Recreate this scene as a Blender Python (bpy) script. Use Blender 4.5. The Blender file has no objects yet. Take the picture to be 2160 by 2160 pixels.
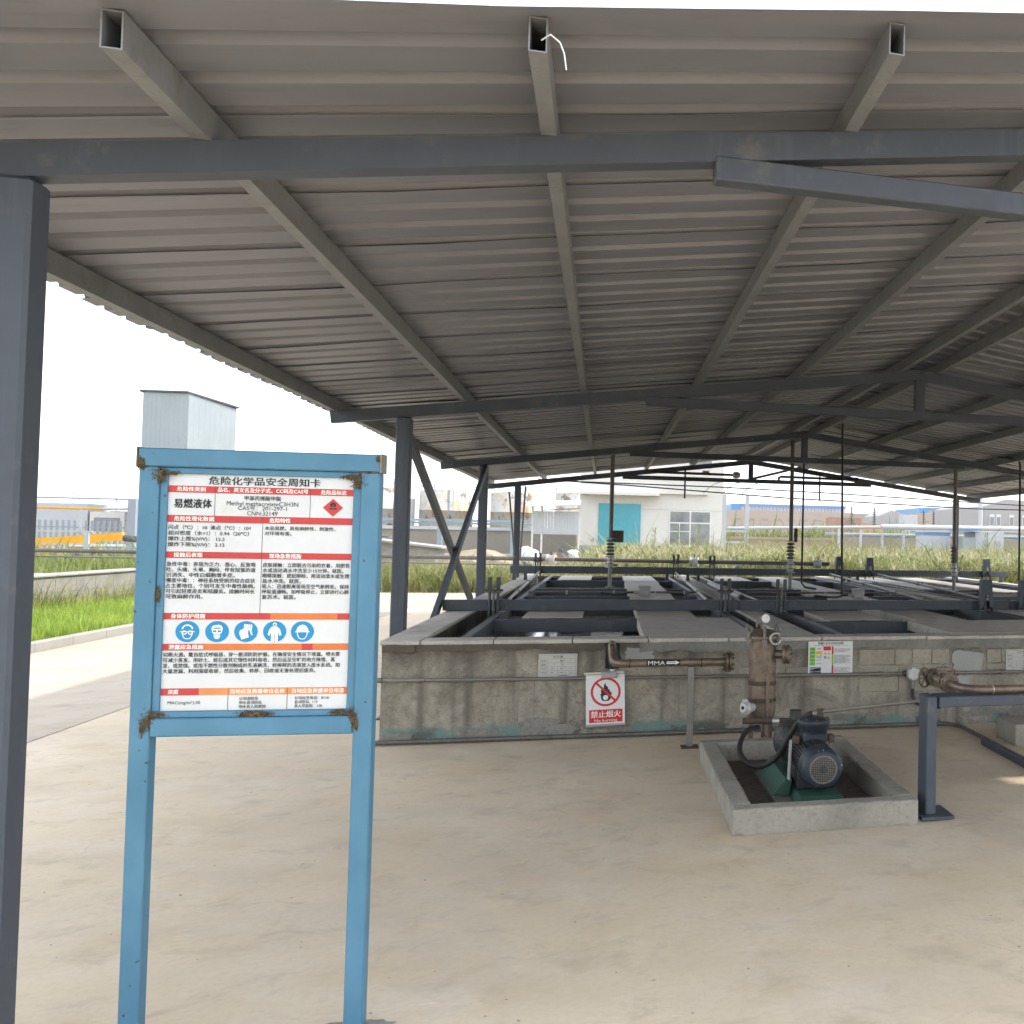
import bpy, bmesh, math, random
from mathutils import Vector, Matrix
random.seed(7)
SC = bpy.context.scene
COL = SC.collection

# ------------------------------------------------------------------ camera, sky, sun, exposure
cam = bpy.data.cameras.new("camera")
cam.sensor_fit = 'HORIZONTAL'; cam.sensor_width = 36.0
cam.lens = 36.0 * 2166 / 2160
cam.shift_x = -0.3889
cam.clip_start = 0.05; cam.clip_end = 6000
camo = bpy.data.objects.new("camera", cam); COL.objects.link(camo)
yaw, pitch, roll = .2893, .0303, -.017
fw = Vector((math.sin(yaw)*math.cos(pitch), math.cos(yaw)*math.cos(pitch), math.sin(pitch)))
r0 = Vector((math.cos(yaw), -math.sin(yaw), 0)); d0 = fw.cross(r0)
rt = r0*math.cos(roll) + d0*math.sin(roll); dn = -r0*math.sin(roll) + d0*math.cos(roll)
mw = Matrix.Identity(4)
for i in range(3):
    mw[i][0] = rt[i]; mw[i][1] = -dn[i]; mw[i][2] = -fw[i]
mw[0][3], mw[1][3], mw[2][3] = 0, 0, 1.6
camo.matrix_world = mw
SC.camera = camo

SUNV = Vector((1.0, -0.05, 1.03)).normalized()          # towards the sun: from the right, slightly behind
elev = math.asin(SUNV.z); az = math.atan2(SUNV.x, SUNV.y)
w = bpy.data.worlds.new("World"); SC.world = w; w.use_nodes = True
nt = w.node_tree; nt.nodes.clear()
sky = nt.nodes.new("ShaderNodeTexSky"); sky.sky_type = 'NISHITA'; sky.sun_disc = False
sky.sun_elevation = elev; sky.sun_rotation = az
sky.air_density = 1.0; sky.dust_density = 1.0; sky.ozone_density = 1.0; sky.altitude = 0
# a thin even veil of white haze over the blue
veil = nt.nodes.new("ShaderNodeMix"); veil.data_type = 'RGBA'; veil.inputs[0].default_value = .62
veil.inputs[7].default_value = (6.6, 6.7, 7.0, 1)
bg = nt.nodes.new("ShaderNodeBackground"); bg.inputs[1].default_value = 0.15
wo = nt.nodes.new("ShaderNodeOutputWorld")
nt.links.new(sky.outputs[0], veil.inputs[6]); nt.links.new(veil.outputs[2], bg.inputs[0]); nt.links.new(bg.outputs[0], wo.inputs[0])
sl = bpy.data.lights.new("sun", 'SUN'); sl.energy = 1.7; sl.angle = math.radians(1.5); sl.color = (1.0, .95, .87)
so = bpy.data.objects.new("sun", sl); COL.objects.link(so)
so.rotation_euler = (-SUNV).to_track_quat('-Z', 'Y').to_euler()
so.location = (10, -5, 20)
SC.view_settings.view_transform = 'Standard'; SC.view_settings.look = 'None'
SC.view_settings.gamma = 1.0; SC.view_settings.use_curve_mapping = False
SC.view_settings.exposure = 1.45
SC.render.engine = 'CYCLES'
SC.cycles.use_denoising = True
SC.cycles.max_bounces = 6; SC.cycles.diffuse_bounces = 4; SC.cycles.glossy_bounces = 2; SC.cycles.transmission_bounces = 2
SC.cycles.use_adaptive_sampling = True; SC.cycles.adaptive_threshold = .05
SC.cycles.caustics_reflective = False; SC.cycles.caustics_refractive = False
SC.cycles.sample_clamp_indirect = 8

# ------------------------------------------------------------------ materials
MATS = {}
def srgb(r, g, b):
    f = lambda c: (c/255/12.92) if c/255 <= .04045 else ((c/255+.055)/1.055)**2.4
    return (f(r), f(g), f(b), 1)
class NT:
    def __init__(s, name):
        s.m = bpy.data.materials.new(name); s.m.use_nodes = True; s.t = s.m.node_tree
        s.b = s.t.nodes["Principled BSDF"]; MATS[name] = s.m; s._pos = None
    def n(s, typ, **kw):
        nd = s.t.nodes.new(typ)
        for k, v in kw.items(): setattr(nd, k, v)
        return nd
    def l(s, a, b): s.t.links.new(a, b)
    def pos(s):
        if s._pos is None: s._pos = s.n("ShaderNodeNewGeometry").outputs["Position"]
        return s._pos
    def noise(s, scale, detail=4, rough=.55, stretch=None, dist=0.0, off=None):
        nd = s.n("ShaderNodeTexNoise"); nd.inputs["Scale"].default_value = scale
        nd.inputs["Detail"].default_value = detail; nd.inputs["Roughness"].default_value = rough
        nd.inputs["Distortion"].default_value = dist
        v = s.pos()
        if stretch or off:
            mp = s.n("ShaderNodeMapping"); s.l(v, mp.inputs[0])
            if stretch: mp.inputs["Scale"].default_value = stretch
            if off: mp.inputs["Location"].default_value = off
            v = mp.outputs[0]
        s.l(v, nd.inputs["Vector"]); return nd.outputs["Fac"]
    def ramp(s, fac, stops):
        r = s.n("ShaderNodeValToRGB"); e = r.color_ramp.elements
        while len(e) < len(stops): e.new(.5)
        for i, (p, c) in enumerate(stops):
            e[i].position = p; e[i].color = c if len(c) == 4 else (*c, 1)
        s.l(fac, r.inputs[0]); return r.outputs[0]
    def mask(s, fac, a, b):
        r = s.n("ShaderNodeMapRange"); r.inputs[1].default_value = a; r.inputs[2].default_value = b
        s.l(fac, r.inputs[0]); return r.outputs[0]
    def mix(s, fac, a, b, mode='MIX'):
        m = s.n("ShaderNodeMix", data_type='RGBA', blend_type=mode)
        for sock, v in ((m.inputs[0], fac), (m.inputs[6], a), (m.inputs[7], b)):
            if hasattr(v, 'is_output'): s.l(v, sock)
            else: sock.default_value = v if not isinstance(v, tuple) else (v if len(v) == 4 else (*v, 1))
        return m.outputs[2]
    def math(s, op, a, b=0.0):
        m = s.n("ShaderNodeMath", operation=op)
        for sock, v in ((m.inputs[0], a), (m.inputs[1], b)):
            if hasattr(v, 'is_output'): s.l(v, sock)
            else: sock.default_value = v
        return m.outputs[0]
    def sep(s):
        x = s.n("ShaderNodeSeparateXYZ"); s.l(s.pos(), x.inputs[0]); return x.outputs
    def bump(s, h, strength=.2, dist=.01):
        b = s.n("ShaderNodeBump"); b.inputs["Strength"].default_value = strength; b.inputs["Distance"].default_value = dist
        s.l(h, b.inputs["Height"]); s.l(b.outputs[0], s.b.inputs["Normal"])
    def done(s, col, rough=.6, metal=0.0, spec=.4):
        if hasattr(col, 'is_output'): s.l(col, s.b.inputs["Base Color"])
        else: s.b.inputs["Base Color"].default_value = col if len(col) == 4 else (*col, 1)
        if hasattr(rough, 'is_output'): s.l(rough, s.b.inputs["Roughness"])
        else: s.b.inputs["Roughness"].default_value = rough
        s.b.inputs["Metallic"].default_value = metal; s.b.inputs["Specular IOR Level"].default_value = spec
        return s.m
def c3(c, k): return tuple(min(1, x*k) for x in c[:3])

def plain(name, c, rough=.55, metal=0, var=.12, scale=6, bump=0, spec=.4, dirt=None, dirtamt=(.55, .72), specks=None):
    s = NT(name)
    n1 = s.noise(scale, 5, .6); n2 = s.noise(scale*9, 3, .6)
    col = s.ramp(n1, [(.3, c3(c, 1-var)), (.7, c3(c, 1+var))])
    col = s.mix(s.mask(n2, .35, .75), col, c3(c, 1-var*.6), 'MIX')
    if dirt:
        col = s.mix(s.mask(s.noise(scale*2.3, 8, .7, off=(3, 1, 7)), *dirtamt), col, dirt)
    if specks:
        vo = s.n("ShaderNodeTexVoronoi"); vo.inputs["Scale"].default_value = 7.0; s.l(s.pos(), vo.inputs[0])
        col = s.mix(s.math('MULTIPLY', s.mask(vo.outputs["Distance"], .055, .035), s.mask(s.noise(3, 2, off=(5, 0, 3)), .52, .56)), col, specks)
        col = s.mix(s.math('MULTIPLY', s.mask(s.noise(2.2, 7, .7, stretch=(3, 3, .25), off=(1, 1, 9)), .56, .74), .55), col, c3(c, 1.7))
    if bump: s.bump(n2, bump, .004)
    return s.done(col, rough, metal, spec)

# steel, pipes
plain("steel_paint", (.064, .076, .096), .5, 0, .14, 2.5, dirt=(.14, .135, .125), dirtamt=(.58, .80), specks=(.34, .34, .33))
plain("steel_paint_dark", (.066, .074, .086), .5, 0, .12, 3, dirt=(.13, .12, .105), dirtamt=(.52, .85))
plain("galvanised", (.230, .240, .250), .5, .25, .16, 5, dirt=(.17, .155, .13), dirtamt=(.55, .75))
plain("galv_pipe", (.22, .205, .18), .45, .4, .2, 8)
plain("stainless_brown", (.215, .165, .12), .42, .45, .3, 7, dirt=(.085, .062, .045), dirtamt=(.48, .75))
plain("pipe_grey", (.15, .14, .125), .5, .35, .25, 9, dirt=(.09, .07, .055), dirtamt=(.5, .75))
plain("rusty_dark", (.095, .068, .05), .75, .1, .4, 14)
plain("bright_metal", (.5, .49, .46), .35, .7, .15, 12)
plain("pit_dirt", (.135, .108, .086), .95, 0, .35, 7, .5, dirt=(.07, .056, .045), dirtamt=(.5, .7))
plain("black_rubber", (.03, .028, .026), .6, 0, .2, 12)
plain("cable_black", (.025, .025, .027), .6)
plain("inside_dark", (.018, .02, .024), .8)
plain("blue_grey_enamel", (.022, .032, .043), .5, 0, .25, 9, dirt=(.105, .098, .085), dirtamt=(.50, .80), specks=(.3, .3, .28))
plain("motor_body", (.034, .035, .036), .5, .1, .25, 10, dirt=(.11, .098, .08), dirtamt=(.46, .75))
plain("green_enamel", (.02, .082, .055), .5, 0, .25, 9, dirt=(.07, .075, .06), dirtamt=(.5, .8))
plain("box_grey", (.36, .355, .33), .5, .1, .1, 12, dirt=(.22, .2, .17), dirtamt=(.55, .8))
plain("white_cast", (.55, .54, .51), .55, .15, .15, 18, dirt=(.2, .17, .13), dirtamt=(.55, .75))
plain("gauge_white", (.75, .74, .7), .4)
plain("red_handle", (.22, .05, .035), .5)
# sign
plain("sign_white", (.58, .61, .61), .35, 0, .05, 4, dirt=(.50, .49, .45), dirtamt=(.62, .85))
plain("ink", (.018, .018, .020), .55)
plain("ink_soft", (.055, .057, .062), .55)
plain("sign_red", (.47, .045, .042), .4, 0, .10, 9)
plain("sign_orange", (.60, .165, .045), .4, 0, .16, 9)
plain("sign_orange_pale", (.64, .25, .09), .4, 0, .16, 9)
plain("icon_blue", (.008, .23, .46), .4, 0, .08, 8)
plain("paper_white", (.72, .72, .70), .4, 0, .04, 5)
plain("band_white", (.82, .80, .75), .45)
plain("plate_cream", (.50, .49, .45), .45, 0, .06, 8, dirt=(.36, .34, .29), dirtamt=(.55, .8))
plain("sheet_green", (.20, .50, .06), .45)
plain("sheet_yellow", (.80, .52, .03), .45)
plain("sheet_red", (.58, .022, .03), .4)
# blue sign frame with rust at the joints comes from separate rust pieces
s = NT("blue_paint")
n1 = s.noise(5, 5); n2 = s.noise(60, 3)
col = s.ramp(n1, [(.3, (.056, .168, .262)), (.7, (.080, .212, .315))])
chip = s.mask(s.noise(38, 2, .5, off=(2, 5, 1)), .735, .75)
col = s.mix(chip, col, (.035, .05, .055))
col = s.mix(s.mask(s.noise(9, 6, .7, stretch=(1, 1, .25)), .60, .8), col, (.120, .235, .305))
s.bump(n2, .06, .002); s.done(col, .42)
s = NT("rust_crust")
n1 = s.noise(70, 6, .7)
col = s.ramp(n1, [(.3, (.045, .036, .02)), (.55, (.15, .115, .06)), (.75, (.30, .27, .18))])
s.bump(n1, .8, .01); s.done(col, .9)
# roof sheet
s = NT("roof_sheet")
n1 = s.noise(1.2, 5, .6, stretch=(.35, 2, 1)); n2 = s.noise(22, 4, .6, stretch=(.2, 1, 1))
col = s.ramp(n1, [(.3, (.142, .146, .166)), (.7, (.190, .193, .216))])
col = s.mix(s.mask(n2, .55, .85), col, (.115, .116, .128))
s.done(col, .42, .0, .8)
# concrete floor
def concrete_floor(name, base, k=1.0):
    s = NT(name)
    a = s.noise(.55, 5, .55); b = s.noise(3.8, 8, .68, dist=.4); c = s.noise(30, 6, .7); d = s.noise(160, 3, .6)
    warm = (base[0]*.84, base[1]*.75, base[2]*.62); pale = (base[0]*1.10, base[1]*1.16, base[2]*1.30); grey = (base[0]*.72, base[1]*.78, base[2]*.90)
    col = s.ramp(a, [(.30, c3(base, .88)), (.5, base), (.72, c3(base, 1.10))])
    col = s.mix(s.math('MULTIPLY', s.mask(s.noise(1.1, 8, .68, off=(9, 4, 0)), .48, .66), .55), col, pale)
    col = s.mix(s.math('MULTIPLY', s.mask(s.noise(1.7, 7, .65, off=(2, 8, 0)), .52, .70), .5), col, warm)
    col = s.mix(s.math('MULTIPLY', s.mask(s.noise(.8, 8, .68, dist=.8, off=(5, 1, 0)), .50, .66), .38), col, grey)
    col = s.mix(s.math('MULTIPLY', s.mask(b, .53, .68), .6), col, c3(base, .68))
    for st_, of, th in (((.5, 6, 1), (1, 7, 0), .672), ((5, .7, 1), (4, 1, 0), .69)):      # scuffs both ways
        sc = s.mask(s.noise(4.5, 6, .7, stretch=st_, dist=1.4, off=of), th, th+.03)
        col = s.mix(s.math('MULTIPLY', sc, .45), col, c3(base, .48))
    lt = s.mask(s.noise(6, 5, .6, stretch=(.4, 4, 1), dist=2.0, off=(6, 2, 0)), .68, .71)
    col = s.mix(s.math('MULTIPLY', lt, .5), col, c3(base, 1.3))
    vo = s.n("ShaderNodeTexVoronoi"); vo.inputs["Scale"].default_value = 4.0; s.l(s.pos(), vo.inputs[0])
    col = s.mix(s.math('MULTIPLY', s.mask(vo.outputs["Distance"], .036, .016), .8), col, c3(base, .28))
    vo2 = s.n("ShaderNodeTexVoronoi"); vo2.inputs["Scale"].default_value = 13.0; s.l(s.pos(), vo2.inputs[0])
    col = s.mix(s.math('MULTIPLY', s.mask(vo2.outputs["Distance"], .06, .03), .5), col, c3(base, .5))
    ck = s.n("ShaderNodeTexVoronoi", feature='DISTANCE_TO_EDGE'); ck.inputs["Scale"].default_value = .38       # hairline cracks, here and there
    dv = s.n("ShaderNodeVectorMath", operation='ADD'); nz = s.n("ShaderNodeTexNoise"); nz.inputs["Scale"].default_value = 1.6; nz.inputs["Detail"].default_value = 6
    s.l(s.pos(), nz.inputs["Vector"]); s.l(nz.outputs["Color"], dv.inputs[0]); s.l(s.pos(), dv.inputs[1]); s.l(dv.outputs[0], ck.inputs[0])
    crk = s.math('MULTIPLY', s.mask(ck.outputs["Distance"], .0035, .0015), s.mask(a, .47, .52))
    col = s.mix(s.math('MULTIPLY', crk, .16), col, c3(base, .35))
    col = s.mix(s.math('MULTIPLY', s.mask(c, .45, .8), .45), col, c3(base, .72))
    h = s.math('ADD', s.math('MULTIPLY', c, .6), s.math('MULTIPLY', d, .4))
    s.bump(h, .22, .006)
    return s.done(col, .78, 0, .25)
concrete_floor("floor_concrete", (.615, .510, .365))
concrete_floor("yard_concrete", (.45, .385, .295))
# basin wall: grey render, dark weather stains under the coping, streaks, turquoise paint remains at the foot
def wall_mat(name, foot=True):
    s = NT(name)
    xyz = s.sep(); z = xyz[2]
    a = s.noise(2.4, 10, .74, dist=.6); b = s.noise(14, 8, .75); c = s.noise(85, 4, .7)
    base = (.345, .312, .248)
    col = s.ramp(a, [(.28, c3(base, .42)), (.46, c3(base, .9)), (.68, c3(base, 1.38))])
    col = s.mix(s.math('MULTIPLY', s.mask(b, .50, .66), .65), col, c3((.150, .134, .103), 1))
    col = s.mix(s.math('MULTIPLY', s.mask(s.noise(7, 8, .75, off=(4, 2, 2)), .57, .66), .55), col, (.44, .415, .35))
    st = s.mask(s.noise(7, 3, .5, stretch=(1, 1, .05), off=(3, 0, 0)), .52, .68)
    col = s.mix(s.math('MULTIPLY', st, .75), col, (.12, .108, .088))
    zt = s.math('ADD', z, s.math('MULTIPLY', s.math('SUBTRACT', s.noise(4.5, 5, .6, stretch=(1, 1, .35)), .5), .34))
    top = s.math('MULTIPLY', s.mask(zt, .56, .74), s.mask(s.noise(1.1, 3, .5, stretch=(1, 1, .1), off=(7, 0, 0)), .30, .50))
    col = s.mix(s.math('MULTIPLY', top, .85), col, (.085, .075, .058))
    if foot:
        zb = s.math('ADD', z, s.math('MULTIPLY', s.math('SUBTRACT', s.noise(6, 6, .7, stretch=(1, 1, 1.6)), .5), .16))
        band = s.math('MULTIPLY', s.mask(zb, .125, .10), s.mask(s.noise(2.6, 5, .65, off=(1, 0, 0)), .46, .53))
        col = s.mix(s.math('MULTIPLY', band, .85), col, (.165, .275, .245))
        grime = s.math('MULTIPLY', s.mask(zb, .14, .07), s.mask(s.noise(3.4, 6, .7, off=(8, 3, 0)), .50, .58))
        col = s.mix(s.math('MULTIPLY', grime, .8), col, (.115, .105, .085))
    col = s.mix(s.math('MULTIPLY', s.mask(c, .52, .75), .45), col, (.10, .092, .075))
    s.bump(s.math('ADD', s.math('MULTIPLY', b, .7), s.math('MULTIPLY', c, .5)), .9, .016)
    return s.done(col, .9, 0, .25)
wall_mat("wall_concrete")
def coping(name, base):
    s = NT(name)
    a = s.noise(2.6, 8, .68); b = s.noise(35, 5, .7); c = s.noise(110, 3)
    col = s.ramp(a, [(.3, c3(base, .72)), (.5, base), (.7, c3(base, 1.2))])
    col = s.mix(s.math('MULTIPLY', s.mask(b, .50, .70), .55), col, c3(base, .55))
    col = s.mix(s.math('MULTIPLY', s.mask(s.noise(9, 7, .7, off=(3, 6, 2)), .58, .68), .5), col, c3(base, .6))
    s.bump(s.math('ADD', b, c), .35, .006)
    return s.done(col, .88, 0, .25)
coping("coping_concrete", (.50, .465, .40))
coping("curb_concrete", (.315, .292, .243))
coping("block_concrete", (.345, .315, .25))
coping("old_concrete", (.27, .255, .215))
coping("render_patch", (.235, .222, .195))
coping("damp_mortar", (.115, .102, .080))
plain("cover_plate", (.50, .45, .375), .6, .1, .12, 4, .25, dirt=(.22, .2, .165), dirtamt=(.5, .8))
s = NT("liquid"); s.done((.010, .012, .014), .08, 0, .5)
# background
plain("white_render", (.62, .60, .555), .85, 0, .05, .4, dirt=(.60, .57, .52), dirtamt=(.6, .85))
plain("white_render_cool", (.46, .475, .49), .8, 0, .05, .4)
plain("plinth_grey", (.36, .37, .34), .85)
plain("shutter_blue", (.085, .37, .44), .5, 0, .1, 2)
plain("frame_white", (.66, .66, .65), .45)
s = NT("glass_dark"); s.done(s.ramp(s.noise(.8, 3), [(.3, (.10, .115, .12)), (.7, (.28, .29, .285))]), .12, 0, .6)
plain("metal_sheet_white", (.46, .475, .48), .45, .15, .06, 1.5)
plain("metal_sheet_tower", (.30, .335, .345), .4, .3, .08, .7)
s = NT("old_tank_paint")
a = s.noise(.35, 7, .7); b = s.noise(1.4, 7, .7, stretch=(1, 1, .35))
col = s.ramp(a, [(.46, (.44, .44, .43)), (.58, (.43, .36, .23))])
col = s.mix(s.math('MULTIPLY', s.mask(b, .57, .65), .8), col, (.36, .20, .085))
col = s.mix(s.math('MULTIPLY', s.mask(s.noise(.7, 6, .7, off=(5, 5, 1)), .57, .63), .85), col, (.13, .08, .04)); s.done(col, .7)
plain("tan_wall", (.33, .275, .195), .9, 0, .08, .5)
plain("grey_wall", (.27, .245, .20), .9, 0, .12, .4)
plain("cream_factory", (.40, .32, .255), .85, 0, .06, .1)
plain("roof_blue", (.13, .24, .44), .5, 0, .06, .1)
plain("roof_blue_bright", (.08, .26, .52), .5)
plain("light_panel", (.42, .42, .43), .6)
plain("window_far", (.24, .24, .26), .4)
plain("grey_factory", (.36, .345, .335), .85, 0, .05, .2)
plain("brown_brick_far", (.34, .20, .14), .9, 0, .2, .5)
plain("orange_far", (.52, .27, .14), .9, 0, .2, .5)
plain("white_pipe", (.46, .475, .48), .4, .1, .05, 1)
plain("blue_grey_rack", (.27, .33, .37), .55, 0, .06, 1)
plain("yellow_boom", (.80, .36, .012), .45, 0, .10, 1.2, dirt=(.38, .2, .08), dirtamt=(.62, .8))
plain("dark_machine", (.07, .075, .085), .6)
plain("far_steel", (.28, .31, .35), .5, .1, .06, 1)
plain("bag_white", (.74, .74, .77), .7, 0, .05, 3)
plain("rubble_brown", (.20, .15, .10), .95, 0, .4, 4)
plain("sand", (.36, .30, .21), .95, 0, .1, 2)
plain("dirt_ground", (.27, .235, .165), .95, 0, .2, .8, .3)
plain("kerb_concrete", (.33, .315, .285), .85, 0, .08, 2)
def leaf(name, c1, c2, c3_):
    s = NT(name)
    col = s.ramp(s.noise(.9, 6, .8), [(.34, c1), (.5, c2), (.66, c3_)])
    s.l(col, s.b.inputs["Base Color"]); s.b.inputs["Roughness"].default_value = .6
    s.b.inputs["Specular IOR Level"].default_value = .25
    tr = s.n("ShaderNodeBsdfTranslucent"); s.l(col, tr.inputs[0])
    mx = s.n("ShaderNodeMixShader"); mx.inputs[0].default_value = .3
    out = [n for n in s.t.nodes if n.type == 'OUTPUT_MATERIAL'][0]
    s.l(s.b.outputs[0], mx.inputs[1]); s.l(tr.outputs[0], mx.inputs[2]); s.l(mx.outputs[0], out.inputs[0])
leaf("grass_green", (.20, .29, .045), (.29, .40, .06), (.40, .48, .11))
leaf("reed_green", (.085, .105, .03), (.25, .26, .09), (.46, .42, .20))
leaf("reed_tops", (.40, .35, .21), (.48, .43, .28), (.55, .5, .36))
leaf("shrub_pale", (.07, .10, .025), (.22, .25, .085), (.44, .43, .21))
leaf("shrub_green", (.13, .17, .04), (.22, .26, .075), (.33, .35, .14))

# ------------------------------------------------------------------ mesh helpers
ORG = {}
class MB:
    def __init__(s): s.v = []; s.f = []; s.sm = set()
    def add(s, vs, fs, smooth=False):
        o = len(s.v); s.v += [tuple(p) for p in vs]
        for f in fs:
            if smooth: s.sm.add(len(s.f))
            s.f.append(tuple(i+o for i in f))
        return s
    def box(s, x0, x1, y0, y1, z0, z1):
        return s.hexa([(x0,y0,z0),(x1,y0,z0),(x1,y1,z0),(x0,y1,z0),(x0,y0,z1),(x1,y0,z1),(x1,y1,z1),(x0,y1,z1)])
    def hexa(s, p):
        return s.add(p, [(0,3,2,1),(4,5,6,7),(0,1,5,4),(1,2,6,5),(2,3,7,6),(3,0,4,7)])
    def bbox(s, x0, x1, y0, y1, z0, z1, b=.006):
        # box with chamfered edges
        b = min(b, (x1-x0)/3, (y1-y0)/3, (z1-z0)/3)
        vs = []; idx = {}
        for sx in (0, 1):
            for sy in (0, 1):
                for sz in (0, 1):
                    X, Y, Z = (x0, x1)[sx], (y0, y1)[sy], (z0, z1)[sz]
                    dx, dy, dz = (b, -b)[sx], (b, -b)[sy], (b, -b)[sz]
                    for a, p in (('x', (X, Y+dy, Z+dz)), ('y', (X+dx, Y, Z+dz)), ('z', (X+dx, Y+dy, Z))):
                        idx[(sx, sy, sz, a)] = len(vs); vs.append(p)
        g = lambda *k: idx[k]
        fs = []
        for a, ax in (('x', 0), ('y', 1), ('z', 2)):
            for sd in (0, 1):
                q = []
                for u, v in ((0, 0), (1, 0), (1, 1), (0, 1)):
                    k = [u, v]; k.insert(ax, sd); q.append(g(*k, a))
                fs.append(q)
        for ax, (a, c) in ((0, ('y', 'z')), (1, ('x', 'z')), (2, ('x', 'y'))):
            for u in (0, 1):
                for v in (0, 1):
                    k0 = [u, v]; k0.insert(ax, 0); k1 = [u, v]; k1.insert(ax, 1)
                    fs.append([g(*k0, a), g(*k1, a), g(*k1, c), g(*k0, c)])
        for sx in (0, 1):
            for sy in (0, 1):
                for sz in (0, 1): fs.append([g(sx, sy, sz, 'x'), g(sx, sy, sz, 'y'), g(sx, sy, sz, 'z')])
        return s.add(vs, fs)
    def rough(s, x0, x1, y0, y1, z0, z1, amp=.005, step=.07, seed=0, chip=.012):
        # cast concrete block: edges worn and chipped, faces slightly uneven
        r = random.Random(seed); L = (x1-x0, y1-y0, z1-z0)
        def ticks(a, b, l):
            n = max(2, int(l/step)); c = min(chip, l/4)
            return [a, a+c]+[a+(b-a)*i/n for i in range(1, n) if c*1.5 < (b-a)*i/n < (b-a)-c*1.5]+[b-c, b]
        T = [ticks(x0, x1, L[0]), ticks(y0, y1, L[1]), ticks(z0, z1, L[2])]; N = [len(t) for t in T]; idx = {}; vs = []; fs = []
        def vid(i, j, k):
            if (i, j, k) not in idx:
                e = sum((q == 0 or q == n-1) for q, n in zip((i, j, k), N)); p = [T[0][i], T[1][j], T[2][k]]; c = (x0+x1)/2, (y0+y1)/2, (z0+z1)/2
                for a, (q, n) in enumerate(zip((i, j, k), N)):
                    if q in (0, n-1):
                        ins = r.uniform(0, amp)*.4 + (chip*.30*r.uniform(.4, 1.0)+(r.random() < .14)*r.uniform(0, chip*.8) if e >= 2 else 0)
                        if a == 2 and q == 0: ins = 0
                        p[a] += ins if q == 0 else -ins
                idx[(i, j, k)] = len(vs); vs.append(tuple(p))
            return idx[(i, j, k)]
        for a in range(3):
            u, v = [q for q in range(3) if q != a]
            for sd in (0, N[a]-1):
                for i in range(N[u]-1):
                    for j in range(N[v]-1):
                        f = []
                        for di, dj in ((0, 0), (1, 0), (1, 1), (0, 1)):
                            k = [0, 0, 0]; k[a] = sd; k[u] = i+di; k[v] = j+dj; f.append(vid(*k))
                        if (sd == 0) == (a != 1): f.reverse()
                        fs.append(tuple(f))
        return s.add(vs, fs)
    def bar(s, p0, p1, wdt, hgt, up=(0, 0, 1)):
        p0, p1 = Vector(p0), Vector(p1); d = (p1-p0).normalized(); up = Vector(up)
        sd = d.cross(up).normalized(); u = sd.cross(d)
        a = sd*(wdt/2); b = u*(hgt/2)
        return s.hexa([p0-a-b, p1-a-b, p1+a-b, p0+a-b, p0-a+b, p1-a+b, p1+a+b, p0+a+b])
    def ring(s, c, d, r, n, rot=0):
        d = Vector(d).normalized(); u = d.orthogonal().normalized()
        if abs(d.z) < .9: u = d.cross(Vector((0, 0, 1))).normalized()
        v = d.cross(u); c = Vector(c)
        return [c + (u*math.cos(2*math.pi*i/n+rot) + v*math.sin(2*math.pi*i/n+rot))*r for i in range(n)]
    def lathe(s, p0, axis, prof, n=20, caps=True):
        # prof: list of (distance along axis, radius)
        ax = Vector(axis).normalized(); p0 = Vector(p0); o = len(s.v); vs = []
        for t, r in prof: vs += s.ring(p0+ax*t, ax, max(r, 1e-4), n)
        fs = []
        for k in range(len(prof)-1):
            for i in range(n):
                j = (i+1) % n; fs.append((k*n+i, k*n+j, (k+1)*n+j, (k+1)*n+i))
        s.add(vs, fs, True)
        if caps:
            m = len(prof)-1
            s.add(vs[:n], [tuple(reversed(range(n)))]); s.add(vs[m*n:], [tuple(range(n))])
        return s
    def cyl(s, p0, p1, r, n=14, r1=None):
        p0, p1 = Vector(p0), Vector(p1); L = (p1-p0).length
        return s.lathe(p0, p1-p0, [(0, r), (L, r if r1 is None else r1)], n)
    def tube(s, pts, r, n=10, closed=False):
        pts = [Vector(p) for p in pts]; vs = []; fs = []; m = len(pts)
        u = None
        for k, p in enumerate(pts):
            a = pts[(k-1) % m] if (k or closed) else p; b = pts[(k+1) % m] if (k < m-1 or closed) else p
            d = (b-a).normalized()
            if u is None: u = d.orthogonal().normalized()
            u = (u - d*u.dot(d)).normalized(); v = d.cross(u)
            vs += [p + (u*math.cos(2*math.pi*i/n)+v*math.sin(2*math.pi*i/n))*r for i in range(n)]
        for k in range(m if closed else m-1):
            for i in range(n):
                j = (i+1) % n; k2 = (k+1) % m
                fs.append((k*n+i, k*n+j, k2*n+j, k2*n+i))
        s.add(vs, fs, True)
        if not closed:
            s.add(vs[:n], [tuple(reversed(range(n)))]); s.add(vs[-n:], [tuple(range(n))])
        return s
    def torus(s, c, d, R, r, n=22, m=8):
        return s.tube(s.ring(c, d, R, n), r, m, True)
    def poly(s, pts, y=0.0):
        # flat polygon in the x/z plane facing -y
        return s.add([(x, y, z) for x, z in pts], [tuple(range(len(pts)))])
    def disc(s, cx, cz, r, y=0.0, n=28, rz=None):
        rz = rz or r
        return s.poly([(cx+r*math.cos(2*math.pi*i/n), cz+rz*math.sin(2*math.pi*i/n)) for i in range(n)], y)
    def annulus(s, cx, cz, r0, r1, y=0.0, n=36, a0=0, a1=2*math.pi, k=1.0):
        vs = []; fs = []
        for i in range(n+1):
            a = a0+(a1-a0)*i/n
            vs += [(cx+r0*math.cos(a), y, cz+r0*k*math.sin(a)), (cx+r1*math.cos(a), y, cz+r1*k*math.sin(a))]
        for i in range(n): fs.append((2*i, 2*i+1, 2*i+3, 2*i+2))
        return s.add(vs, fs)
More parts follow.
